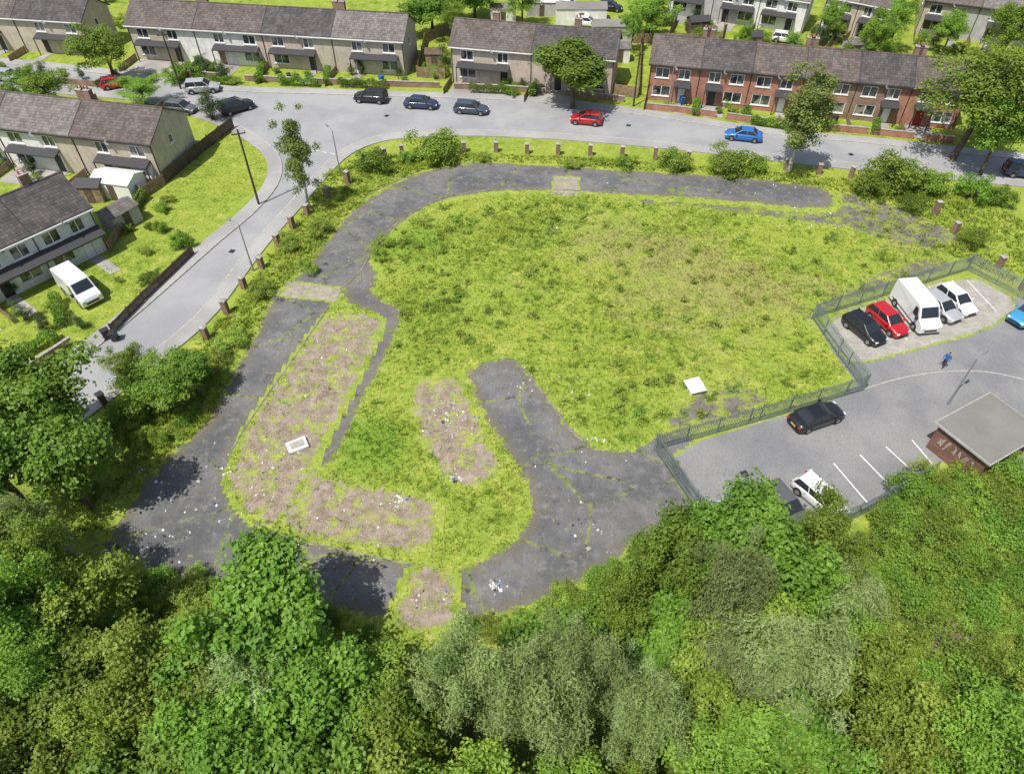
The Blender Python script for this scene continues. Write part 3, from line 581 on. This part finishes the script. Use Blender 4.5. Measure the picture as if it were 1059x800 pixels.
# ---------------------------------------------------------------- walls & fences
def polywall(name,px,h,th,mat,gap=None,z0=-.05,capm=None,world=False):
    p=px if world else GP(px); mb=MB(); cnt=0
    for i in range(len(p)-1):
        a=np.array(p[i]);b=np.array(p[i+1]); L=np.linalg.norm(b-a); d=(b-a)/L; s=0
        while s<L-.05:
            l=min(gap[0] if gap else L,L-s); c=a+d*(s+l/2); mb.obox(c,d,l-.002,th,z0,h,0)
            if capm: mb.obox(c,d,l-.001,th+.08,h+.001,h+.07,1)
            s+=l+(gap[1] if gap else 0)
    mb.obj(name,[mat,capm or mat])
polywall('garden_wall',[(195,79),(260,84),(330,87),(420,90),(455,91)],.75,.2,M['brickb'],(6,2.6),capm=M['cap'])
polywall('garden_wall',[(470,92),(520,94),(600,100),(655,107)],.75,.2,M['brickb'],(6,2.6),capm=M['cap'])
polywall('garden_wall',[(668,113),(700,116),(800,130),(900,139),(985,148)],.8,.2,M['brick'],(5,1.3),capm=M['cap'])
polywall('garden_wall',[(-60,445),(40,378),(75,355)],.7,.2,M['brickb'],(5,2.4),capm=M['cap'])
polywall('garden_wall',[(0,82),(80,88),(140,94)],.8,.2,M['brickb'],(6,2.5))
def plankfence(name,px,h,mat,step=.14,w=.11,th=.03,rail=True,tilt=0):
    p=GP(px); mb=MB()
    for i in range(len(p)-1):
        a=np.array(p[i]);b=np.array(p[i+1]); L=np.linalg.norm(b-a); d=(b-a)/L; n=int(L/step)
        for k in range(n):
            c=a+d*(k+.5)*step; mb.obox(c,d,w,th,.02,h*rng.uniform(.97,1.0))
        k=0
        while k*2.4<L: c=a+d*k*2.4; mb.obox(c+np.array([-d[1],d[0]])*.07,d,.1,.1,-.1,h+.08); k+=1
        if rail:
            for z in(h*.2,h*.8): mb.obox((a+b)/2+np.array([-d[1],d[0]])*.035,d,L,.04,z-.04,z+.04)
    mb.obj(name,[mat])
plankfence('wooden_fence',[(172,190),(205,162),(243,132)],1.5,M['woodd'])
plankfence('wooden_fence',[(118,345),(150,312),(202,262)],1.1,M['woodd'])
plankfence('wooden_fence',[(115,260),(150,205),(172,190)],1.3,M['wood'])
for l in ([(432,80),(440,45)],[(432,80),(462,82)],[(660,100),(663,45)],[(635,98),(660,102)],[(655,45),(745,45)],[(690,45),(700,22)],[(745,48),(750,26)],[(440,45),(470,30)],[(850,60),(860,46)],[(900,60),(905,46)],[(945,62),(950,44)],[(1010,70),(1015,50)],[(840,58),(1000,72)],[(60,200),(150,205)],[(665,45),(672,12)],[(800,55),(805,40)]):
    plankfence('wooden_fence',l,1.5,M['wood'],step=.2,w=.19,rail=False)
def palisade(name,px,h=1.9,step=.155):
    p=GP(px); mb=MB()
    for i in range(len(p)-1):
        a=np.array(p[i]);b=np.array(p[i+1]); L=np.linalg.norm(b-a); d=(b-a)/L
        for k in range(int(L/step)): mb.obox(a+d*(k+.5)*step,d,.06,.012,.06,h+(.05 if k%2 else 0))
        for z in(.35,h-.3): mb.obox((a+b)/2+np.array([-d[1],d[0]])*.03,d,L,.035,z-.03,z+.03)
        for k in range(int(L/2.7)+2): mb.obox(a+d*min(k*2.7,L)+np.array([-d[1],d[0]])*.09,d,.08,.08,-.1,h)
    mb.obj(name,[M['steel']])
palisade('palisade_fence',[(677,466),(785,436),(893,404)]); palisade('palisade_fence',[(893,404),(866,368),(840,330)]); palisade('palisade_fence',[(840,330),(1000,280),(1062,312),(1120,338)])
palisade('palisade_gate',[(677,466),(722,532)],2.0); palisade('palisade_fence',[(722,532),(760,540),(830,556),(885,536),(962,494)])
# brick piers
mb=MB(); mb.box(-.24,.24,-.24,.24,-.1,1.45,0); mb.box(-.29,.29,-.29,.29,1.451,1.53,1); mb.hexa([(-.24,-.24,1.531),(.24,-.24,1.531),(.24,.24,1.531),(-.24,.24,1.531)],[(-.05,-.05,1.62),(.05,-.05,1.62),(.05,.05,1.62),(-.05,.05,1.62)],1)
pier=mb.mesh('brick_pillar',[M['brickb'],M['cap']])
pp=[(110,420),(214,350),(235,324),(253,298),(271,277),(288,255),(303,236),(318,222),(339,204),(360,190),(378,174),(398,165),(416,160),(446,158),(480,157),(513,157),(545,159),(577,160),(610,161),(643,163),(677,165),(711,168),(745,172),(812,176),(846,180),(879,184),(908,192),(966,222),(986,241),(1032,277),(1056,300),(82,582)]
for i,(u,v) in enumerate(pp):
    x,y=G(u,v); a=G(*pp[min(i+1,len(pp)-2)]); rz=math.atan2(a[1]-y,a[0]-x); o=add('brick_pillar',pier,None,(x,y,0),rz+rng.uniform(-.1,.1),(1,1,rng.uniform(.82,1.08)))
# brick hut
def hut():
    c0=G(957,462); c1=G(1000,497); c2=G(1068,473)
    L=math.dist(c0,c1); rz=math.atan2(c1[1]-c0[1],c1[0]-c0[0]); e=empty('brick_substation',(c0[0],c0[1],0),rz); D=5.6; hh=2.6; L=max(L,4)
    w=MB(); gl=MB(); fr=MB(); w.box(0,L,0,.2,0,hh); opening_wall(w,gl,fr,.201,D,0,hh,[(2,3,.05,2.1,1)],lambda u,w_,d:(L-d,u,w_))
    w.box(0,L-.13,D-.1,D,0,hh-.001); w.box(0,.1,.201,D-.101,0,hh-.001); w.obj('walls',[M['brickd']],e); fr.obj('doors',[M['upvc'],M['trimb'],M['red'],M['woodd']],e)
    r=MB(); r.box(-.3,L+.3,-.3,D+.3,hh+.001,hh+.18,1); r.box(-.22,L+.22,-.22,D+.22,hh+.181,hh+.2,0); r.obj('flat_roof',[M['roofflat'],M['kerb']],e)
    g=MB(); x=.5
    for ch in range(6):
        pts=[(x+rng.uniform(0,.4),rng.uniform(.8,1.9)) for _ in range(5)]
        for a,b in zip(pts,pts[1:]):
            dx,dz=b[0]-a[0],b[1]-a[1]; l=math.hypot(dx,dz)+1e-6; nx,nz=-dz/l*.025,dx/l*.025
            g.face([(a[0]-nx,-.004-.0006*ch,a[1]-nz),(b[0]-nx,-.004-.0006*ch,b[1]-nz),(b[0]+nx,-.004-.0006*ch,b[1]+nz),(a[0]+nx,-.004-.0006*ch,a[1]+nz)])
        x+=.5
    g.obj('graffiti',[M['graf']],e)
hut()
def shed(u,v,L,D,h,deg,wm,rm,name='garden_shed'):
    x,y=G(u,v); e=empty(name,(x,y,0),math.radians(deg)); w=MB(); w.box(-L/2,L/2,-D/2,D/2,0,h); 
    for s in(-1,1): w.face([(s*L/2,-D/2,h),(s*L/2,D/2,h),(s*L/2,0,h+.5)] if s>0 else [(s*L/2,D/2,h),(s*L/2,-D/2,h),(s*L/2,0,h+.5)])
    w.obj('walls',[wm],e); r=MB()
    for s in(-1,1):
        q=[(-L/2-.12,s*(D/2+.12),h-.06),(L/2+.12,s*(D/2+.12),h-.06),(L/2+.12,0,h+.52),(-L/2-.12,0,h+.52)]
        if s>0:q=[q[1],q[0],q[3],q[2]]
        r.hexa(q,[(a,b,c+.06) for a,b,c in q])
    r.obj('roof',[rm],e); d=MB(); d.box(-.4,.4,-D/2-.04,-D/2-.003,.05,1.8); d.obj('door',[M['woodd']],e)
shed(128,232,3.2,2.4,1.9,60,M['grey'],M['tile3']); shed(128,200,4.5,3,2.1,-12,M['upvc'],M['upvc'],'garage'); shed(156,187,2.2,1.8,1.8,-12,M['upvc'],M['upvc']); shed(100,205,2.6,2,1.9,0,M['wood'],M['lead'])
shed(640,62,2.8,2.2,2,0,M['white'],M['tile3']); shed(632,40,6,3,2.3,0,M['grey'],M['roofflat'],'garage'); shed(600,22,8,3.5,2.4,0,M['white'],M['roofflat'],'garage'); shed(560,14,5,3,2.2,0,M['grey'],M['upvc'],'garage'); shed(450,68,2.4,2,2,0,M['wood'],M['woodd']); shed(720,34,3,2.2,2,10,M['woodd'],M['lead'])
shed(775,50,2.6,2,2,8,M['wood'],M['lead']); shed(880,58,2.6,2.2,2,8,M['grey'],M['tile3']); shed(520,22,4,2.6,2.2,4,M['white'],M['roofflat'],'garage')
# ---------------------------------------------------------------- vehicles
def car_mesh(col,kind='hatch'):
    mb=MB() ; n=0
    S={'hatch':(4.05,1.74,1.47,[-1.92,-1.62,.18,1.0]),'saloon':(4.45,1.80,1.42,[-1.62,-1.0,.30,1.12]),'suv':(4.5,1.86,1.70,[-2.12,-1.90,.30,1.05]),'estate':(4.5,1.78,1.48,[-2.05,-1.80,.25,1.1])}[kind]
    L,W,Ht,cb=S; hl=L/2; hw=W/2; zt=.95 if kind!='suv' else 1.08; lift=.0 if kind!='suv' else .08
    st=[(-hl,.78,.40,zt-.28),(-hl+.05,.90,.30,zt-.12),(-hl+.25,.97,.24,zt-.02),(-hl*.6,1,.2,zt),(-.1,1,.2,zt),(hl*.38,1,.2,zt-.02),(hl*.62,.98,.2,zt-.08),(hl*.84,.94,.24,zt-.18),(hl-.07,.83,.30,zt-.28),(hl,.70,.38,zt-.38)]
    rings=[]
    for x,wf,zb,zz in st:
        zb+=lift; w=hw*wf; h=[(0,zb),(w*.9,zb),(w,zb+.14),(w*1.0,zb+(zz-zb)*.55),(w*.97,zz-.10),(w*.90,zz-.02),(w*.6,zz+.015),(0,zz+.03)]
        ring=[(x,-a,b) for a,b in h]+[(x,a,b) for a,b in reversed(h[1:-1])]; rings.append(ring)
    k=len(rings[0]); base=len(mb.v)
    for r in rings: mb.v+=r
    for i in range(len(rings)-1):
        for j in range(k):
            mb.f.append([base+i*k+j,base+(i+1)*k+j,base+(i+1)*k+(j+1)%k,base+i*k+(j+1)%k][::-1]); mb.m.append(0)
    mb.f.append([base+j for j in range(k)]); mb.m.append(0); mb.f.append([base+(len(rings)-1)*k+j for j in range(k)][::-1]); mb.m.append(0)
    nsm=len(mb.f)
    xb0,xr0,xr1,xb1=cb; wb=hw*.93; wr=hw*.72; z0=zt-.05; z1=Ht
    b=[(xb0,-wb,z0),(xb1,-wb*.94,z0),(xb1,wb*.94,z0),(xb0,wb,z0)]; t=[(xr0,-wr,z1-.05),(xr1,-wr,z1-.05),(xr1,wr,z1-.05),(xr0,wr,z1-.05)]
    mb.hexa(b,t,1)
    mb.hexa([(xr0-.06,-wr-.03,z1-.07),(xr1+.06,-wr-.03,z1-.07),(xr1+.06,wr+.03,z1-.07),(xr0-.06,wr+.03,z1-.07)],[(xr0+.08,-wr+.1,z1),(xr1-.12,-wr+.1,z1),(xr1-.12,wr-.1,z1),(xr0+.08,wr-.1,z1)],0)
    for s in(-1,1):
        for bb,tt,w in(((xb1,s*wb*.94),(xr1,s*wr),.05),((xb0,s*wb),(xr0,s*wr),.08)):
            mb.tube((bb[0],bb[1]*1.0,z0),(tt[0],tt[1]*1.01,z1-.05),w,w*.8,5,0)
        xm=(xb0+xb1)/2-.05; xt=(xr0+xr1)/2-.02; mb.tube((xm,s*(wb+.0),z0),(xt,s*(wr+.0),z1-.05),.04,.035,5,0)
        mb.box(xb1-.32,xb1-.14,s*(hw+.10)-.08,s*(hw+.10)+.08,zt-.02,zt+.12,0)
        for x in(-hl*.61,hl*.63):
            mb.tube((x,s*(hw-.12),.34+lift),(x,s*(hw+.006),.34+lift),.385,.385,18,4)
            mb.tube((x,s*(hw-.2),.32),(x,s*(hw+.014),.32),.32,.32,18,2); mb.tube((x,s*(hw+.0),.32),(x,s*(hw+.022),.32),.2,.19,10,3)
        mb.box(hl-.22,hl-.03,min(s*hw*.5,s*hw*.80),max(s*hw*.5,s*hw*.80),zt-.40,zt-.26,5)
        mb.box(-hl-.01,-hl+.14,min(s*hw*.60,s*hw*.86),max(s*hw*.60,s*hw*.86),zt-.34,zt-.12,6)
        mb.box(-hl*.4,-hl*.4+.16,min(s*hw,s*(hw+.012)),max(s*hw,s*(hw+.012)),zt-.2,zt-.16,4); mb.box(.25,.41,min(s*hw,s*(hw+.012)),max(s*hw,s*(hw+.012)),zt-.2,zt-.16,4)
    mb.box(hl-.05,hl+.012,-.42,.42,.42+lift,.56+lift,4); mb.box(-hl-.015,-hl+.1,-.26,.26,.5+lift,.62+lift,7); mb.box(-hl-.02,-hl+.2,-hw*.7,hw*.7,.3+lift,.42+lift,4)
    me=mb.mesh('car_body',[PC[col],M['cglass'],M['tyre'],M['hub'],M['trimb'],M['lampw'],M['lampr'],M['plate']])
    for p in me.polygons[:nsm]: p.use_smooth=True
    return me
cm={}
def car(col,kind,r,f,name='parked_car'):
    key=(col,kind)
    if key not in cm: cm[key]=car_mesh(col,kind)
    a=np.array(G(*r));b=np.array(G(*f)); c=(a+b)/2; return add(name,cm[key],None,(c[0],c[1],.025),math.atan2(b[1]-a[1],b[0]-a[0]))
def van(col,r,f,L=5.4,W=1.95,Ht=2.45):
    mb=MB(); hl=L/2; hw=W/2
    pr=[(-hl,.45),(-hl,Ht-.12),(-hl+.12,Ht),(hl-1.75,Ht),(hl-1.35,Ht-.12),(hl-.72,1.42),(hl-.12,1.12),(hl,.85),(hl,.42),(hl-.3,.3),(-hl+.2,.3)]
    def y(z): return hw*(1 if z<1.3 else 1-.09*(z-1.3)/(Ht-1.3))
    n=len(pr)
    for s in(-1,1):
        pts=[(x,s*y(z),z) for x,z in pr]; mb.face(pts if s>0 else pts[::-1],0)
    for i in range(n):
        a=pr[i];b=pr[(i+1)%n]; mb.face([(a[0],-y(a[1]),a[1]),(b[0],-y(b[1]),b[1]),(b[0],y(b[1]),b[1]),(a[0],y(a[1]),a[1])],0)
    me=mb.mesh('van_shell',[PC[col]]); bm=bmesh.new(); bm.from_mesh(me); bmesh.ops.remove_doubles(bm,verts=bm.verts,dist=.001); bmesh.ops.recalc_face_normals(bm,faces=bm.faces)
    bmesh.ops.bevel(bm,geom=[e for e in bm.edges],offset=.05,segments=2,affect='EDGES',profile=.5); bm.to_mesh(me); bm.free()
    a=np.array(G(*r));b=np.array(G(*f)); c=(a+b)/2; e=empty('parked_van',(c[0],c[1],.025),math.atan2(b[1]-a[1],b[0]-a[0])); add('body',me,e)
    m=MB()
    (x0,z0),(x1,z1)=(hl-.76,1.50),(hl-1.30,Ht-.20); nx,nz=(z1-z0),-(x1-x0); l=math.hypot(nx,nz); nx/=l;nz/=l; o=.012
    m.face([(x0+nx*o,-hw*.84,z0+nz*o),(x0+nx*o,hw*.84,z0+nz*o),(x1+nx*o,hw*.78,z1+nz*o),(x1+nx*o,-hw*.78,z1+nz*o)],0)
    for s in(-1,1):
        q=[(hl-1.0,1.35),(hl-1.85,1.35),(hl-1.85,Ht-.35),(hl-1.42,Ht-.35)]; pts=[(x,s*(y(z)+.012),z) for x,z in q]; m.face(pts if s<0 else pts[::-1],0)
        for x in(-hl*.6,hl*.62):
            m.tube((x,s*(hw-.12),.38),(x,s*(hw+.008),.38),.43,.43,18,2); m.tube((x,s*(hw-.22),.34),(x,s*(hw+.02),.34),.34,.34,18,1); m.tube((x,s*hw,.34),(x,s*(hw+.03),.34),.2,.18,10,3)
        m.box(hl-1.05,hl-.85,s*(hw+.16)-.1,s*(hw+.16)+.1,1.3,1.6,2)
        m.box(hl-.22,hl+.015,min(s*hw*.62,s*hw*.92),max(s*hw*.62,s*hw*.92),.78,1.02,4); m.box(-hl-.015,-hl+.03,min(s*hw*.82,s*hw*.93),max(s*hw*.82,s*hw*.93),.8,1.3,5)
        m.box(-hl+.5,hl-1.0,min(s*(hw-.01),s*(hw+.015)),max(s*(hw-.01),s*(hw+.015)),.62,.70,2); m.box(hl-2.0,hl-1.985,min(s*(hw-.01),s*(hw+.006)),max(s*(hw-.01),s*(hw+.006)),.5,1.29,2)
    m.box(hl-.05,hl+.02,-hw*.6,hw*.6,.55,.75,2); m.box(-hl-.012,-hl+.02,-.01,.01,.5,Ht-.2,2)
    m.obj('glass_wheels_lights',[M['cglass'],M['tyre'],M['trimb'],M['hub'],M['lampw'],M['lampr']],e)
for c in [('black','suv',(400,106),(368,104)),('navy','saloon',(418,110),(454,112)),('slate','estate',(469,115),(506,118)),('red','hatch',(622,129),(590,126)),('blue','saloon',(786,146),(750,142)),
 ('silver','suv',(196,96),(226,94)),('red','hatch',(110,92),(134,88)),('black','suv',(236,118),(256,112)),('grey','hatch',(180,115),(198,117)),('navy','suv',(1040,180),(1075,184)),
 ('black','hatch',(877,333),(907,357)),('red','hatch',(902,324),(930,349)),('silver','hatch',(955,311),(985,334)),('white','hatch',(972,304),(1000,327)),('sky','suv',(1080,320),(1042,340)),
 ('black','saloon',(817,444),(867,427)),('white','hatch',(828,503),(864,534)),('sky','hatch',(765,520),(795,545)),('grey','hatch',(797,514),(822,542)),
 ('white','hatch',(596,26),(618,28)),('silver','hatch',(640,30),(655,40)),('silver','hatch',(1,82),(22,84)),('white','saloon',(575,8),(600,10)),('black','hatch',(620,10),(642,12)),('silver','hatch',(40,94),(60,84)),('white','hatch',(800,42),(822,45))]: car(*c)
van('white',(925,305),(962,352)); van('white',(63,287),(110,326),5.0)
# ---------------------------------------------------------------- street furniture
def lamp(u,v,h,rz,arm=1.0,mat='pole'):
    x,y=G(u,v); e=MB(); e.tube((0,0,0),(0,0,1.2),.10,.09,10); e.tube((0,0,1.2),(0,0,h),.07,.05,8); e.tube((0,0,h),(arm*.6,0,h+.18),.04,.035,6); e.tube((arm*.6,0,h+.18),(arm,0,h+.2),.03,.03,6)
    e.hexa([(arm-.05,-.12,h+.12),(arm+.55,-.09,h+.14),(arm+.55,.09,h+.14),(arm-.05,.12,h+.12)],[(arm,-.07,h+.26),(arm+.45,-.05,h+.24),(arm+.45,.05,h+.24),(arm,.07,h+.26)],0)
    e.obj('street_lamp',[M[mat]],None,(x,y,0),rz)
lamp(262,280,5.2,2.6); lamp(352,180,5.2,2.2); lamp(980,418,5.0,.6,.8); lamp(690,113,5.5,-1.5)
def upole(u,v,h):
    x,y=G(u,v); e=MB(); e.tube((0,0,0),(0,0,h),.13,.09,10); e.box(-.7,.7,-.05,.05,h-.5,h-.4); 
    for k in(-.6,0,.6): e.tube((k,0,h-.4),(k,0,h-.22),.04,.03,6)
    e.obj('utility_pole',[M['poled']],None,(x,y,0),.4)
upole(268,212,8.6); upole(187,92,7.5); upole(655,110,7)
for u,v,c in((112,350,'trimb'),(120,352,'trimb'),(560,96,'trimb'),(705,108,'blue'),(862,128,'trimb'),(300,84,'trimb'),(395,86,'blue'),(770,118,'trimb')):
    x,y=G(u,v); b=MB(); b.hexa([(-.22,-.25,.08),(.22,-.25,.08),(.22,.25,.08),(-.22,.25,.08)],[(-.28,-.33,.98),(.28,-.33,.98),(.28,.33,.98),(-.28,.33,.98)]); b.hexa([(-.3,-.36,.985),(.3,-.36,.985),(.3,.36,.985),(-.3,.36,.985)],[(-.26,-.3,1.07),(.26,-.3,1.07),(.26,.3,1.03),(-.26,.3,1.03)])
    for s in(-1,1): b.tube((s*.18,.27,.1),(s*.26,.27,.1),.1,.1,10)
    b.obj('wheelie_bin',[M[c]],None,(x,y,.02),rng.uniform(0,6))
# litter
mb=MB()
cl=[(232,487,8,14),(150,590,14,18),(300,465,10,12),(512,605,8,40),(470,495,12,30),(415,517,12,36),(200,500,60,50),(290,400,30,16),(340,360,30,10),(170,570,40,36),(470,435,25,55),(600,450,60,20),(350,540,60,34),(270,500,30,24),(440,620,20,24),(560,400,50,30),(620,455,10,8),(150,487,6,8),(640,200,60,20),(820,215,50,40),(300,275,20,10),(165,210,10,12),(285,480,30,14),(600,540,40,16)]
for u,v,s,n in cl:
    for k in range(n):
        x,y=G(rng.gauss(u,s*.5),rng.gauss(v,s*.35)); a=rng.uniform(0,6); sz=rng.uniform(.03,.13)*(1.7 if rng.random()<.06 else 1); q=[]
        for j in range(4):
            an=a+j*1.57+rng.uniform(-.4,.4); q.append((x+math.cos(an)*sz*rng.uniform(.6,1.2),y+math.sin(an)*sz*rng.uniform(.6,1.2)))
        mb.hexa([(*p,.03) for p in q],[(p[0]*.7+x*.3,p[1]*.7+y*.3,.06+rng.uniform(0,.07)) for p in q],rng.choice([0,0,0,0,0,3,3,1,0,2]))
mb.obj('litter',[M['litter'],M['blue'],M['trimb'],M['cap']])
mb=MB(); mb.box(-.75,.75,-.55,.55,.1,.3); mb.box(-.5,.5,-.3,.3,.301,.36,1); mb.obj('discarded_mattress',[M['litter'],M['cap']],None,(*G(308,462),0),.5)
mb=MB(); mb.hexa([(-.7,-.75,.35),(.7,-.75,.3),(.7,.75,.45),(-.7,.75,.4)],[(-.7,-.75,.42),(.7,-.75,.37),(.7,.75,.52),(-.7,.75,.47)]); mb.box(-.6,.6,-.6,.6,0,.29); mb.obj('discarded_board',[M['litter']],None,(*G(718,402),0),.3)
# ---------------------------------------------------------------- person
def person(u,v,heading):
    x,y=G(u,v); e=empty('walking_person',(x,y,.03),heading)
    J=[(0,0,.95),(0,0,1.15),(.02,0,1.40),(.03,0,1.50),(.05,0,1.56), (0,.10,.90),(.22,.10,.50),(.10,.11,.09),(.24,.11,.05), (0,-.10,.90),(-.02,-.10,.48),(-.36,-.11,.16),(-.28,-.11,.04), (.02,.20,1.40),(-.10,.24,1.13),(.02,.25,.90), (.02,-.20,1.40),(.10,-.24,1.12),(.28,-.23,.96)]
    E=[(0,1),(1,2),(2,3),(3,4),(0,5),(5,6),(6,7),(7,8),(0,9),(9,10),(10,11),(11,12),(2,13),(13,14),(14,15),(2,16),(16,17),(17,18)]
    Rr=[.14,.13,.15,.06,.055,.10,.07,.045,.04,.10,.07,.045,.04,.07,.048,.035,.07,.048,.035]
    me=bpy.data.meshes.new('b'); me.from_pydata(J,E,[]); o=bpy.data.objects.new('b',me); SC.objects.link(o)
    o.modifiers.new('s','SKIN'); s2=o.modifiers.new('ss','SUBSURF'); s2.levels=2
    for i,r in enumerate(Rr): me.skin_vertices[0].data[i].radius=(r,r); me.skin_vertices[0].data[i].use_root=(i==0)
    dg=bpy.context.evaluated_depsgraph_get(); m2=bpy.data.meshes.new_from_object(o.evaluated_get(dg)); bpy.data.objects.remove(o)
    skin=simple('skin',(.45,.27,.19),.6); 
    for m in(simple('blue_jacket',(.03,.12,.34),.8),simple('dark_trousers',(.03,.035,.05),.85),skin,M['trimb']): m2.materials.append(m)
    for p in m2.polygons:
        c=p.center; p.use_smooth=True; p.material_index=3 if c.z<.09 else 1 if (c.z<.92 and abs(c.y)<.19) else 2 if (c.z>1.49 ) else 0
    add('body',m2,e); h=MB()
    for s,(hx,hz) in((1,(.02,.88)),(-1,(.29,.94))):
        h.tube((hx,s*.245,hz+.03),(hx+.02,s*.245,hz-.06),.03,.035,6)
        for k in range(4): h.tube((hx-.02+k*.02,s*.245,hz-.05),(hx-.01+k*.02,s*.235,hz-.12-.01*(k in(1,2))),.009,.007,5)
        h.tube((hx+.03,s*.24,hz-.01),(hx+.06,s*.225,hz-.06),.01,.008,5)
    h.obj('hands',[skin],e)
    bm=bmesh.new(); bmesh.ops.create_uvsphere(bm,u_segments=16,v_segments=12,radius=.1); bmesh.ops.scale(bm,vec=(1.0,.82,1.2),verts=bm.verts); me=bpy.data.meshes.new('head'); bm.to_mesh(me); bm.free()
    me.materials.append(skin); me.materials.append(simple('hair',(.04,.025,.015),.8))
    for p in me.polygons: p.use_smooth=True; p.material_index=1 if (p.center.z>.045 or p.center.x<-.02) else 0
    add('head',me,e,(.06,0,1.66)); n=MB(); n.tube((.15,0,1.66),(.175,0,1.63),.012,.016,6); 
    for s in(-1,1): n.tube((.06,s*.08,1.66),(.06,s*.095,1.66),.025,.02,6)
    n.obj('nose_and_ears',[skin],e)
person(974,380,-2.6)
# ---------------------------------------------------------------- light & camera
sd=Vector((-.30,-.32,.84)).normalized()
w=bpy.data.worlds.new('World'); bpy.context.scene.world=w; w.use_nodes=True; nt=w.node_tree; bg=nt.nodes['Background']; sk=nt.nodes.new('ShaderNodeTexSky'); sk.sky_type='NISHITA'; sk.sun_disc=False
sk.sun_elevation=math.asin(sd.z); sk.sun_rotation=math.atan2(sd.x,sd.y); sk.dust_density=2.5; nt.links.new(sk.outputs[0],bg.inputs[0]); bg.inputs[1].default_value=.12
l=bpy.data.lights.new('sun','SUN'); l.energy=4.9; l.angle=math.radians(.5); l.color=(1,.965,.90); lo=bpy.data.objects.new('sun',l); SC.objects.link(lo); lo.rotation_euler=(-sd).to_track_quat('-Z','Y').to_euler(); lo.location=(0,0,80)
c=bpy.data.cameras.new('camera'); co=bpy.data.objects.new('camera',c); SC.objects.link(co); co.location=(0,0,H); co.rotation_euler=(math.pi/2-P,0,0); c.sensor_width=36; c.lens=36*F/1059; c.clip_end=6000; c.clip_start=.5
bpy.context.scene.camera=co
vs=bpy.context.scene.view_settings; vs.view_transform='Standard'; vs.look='None'; vs.exposure=0
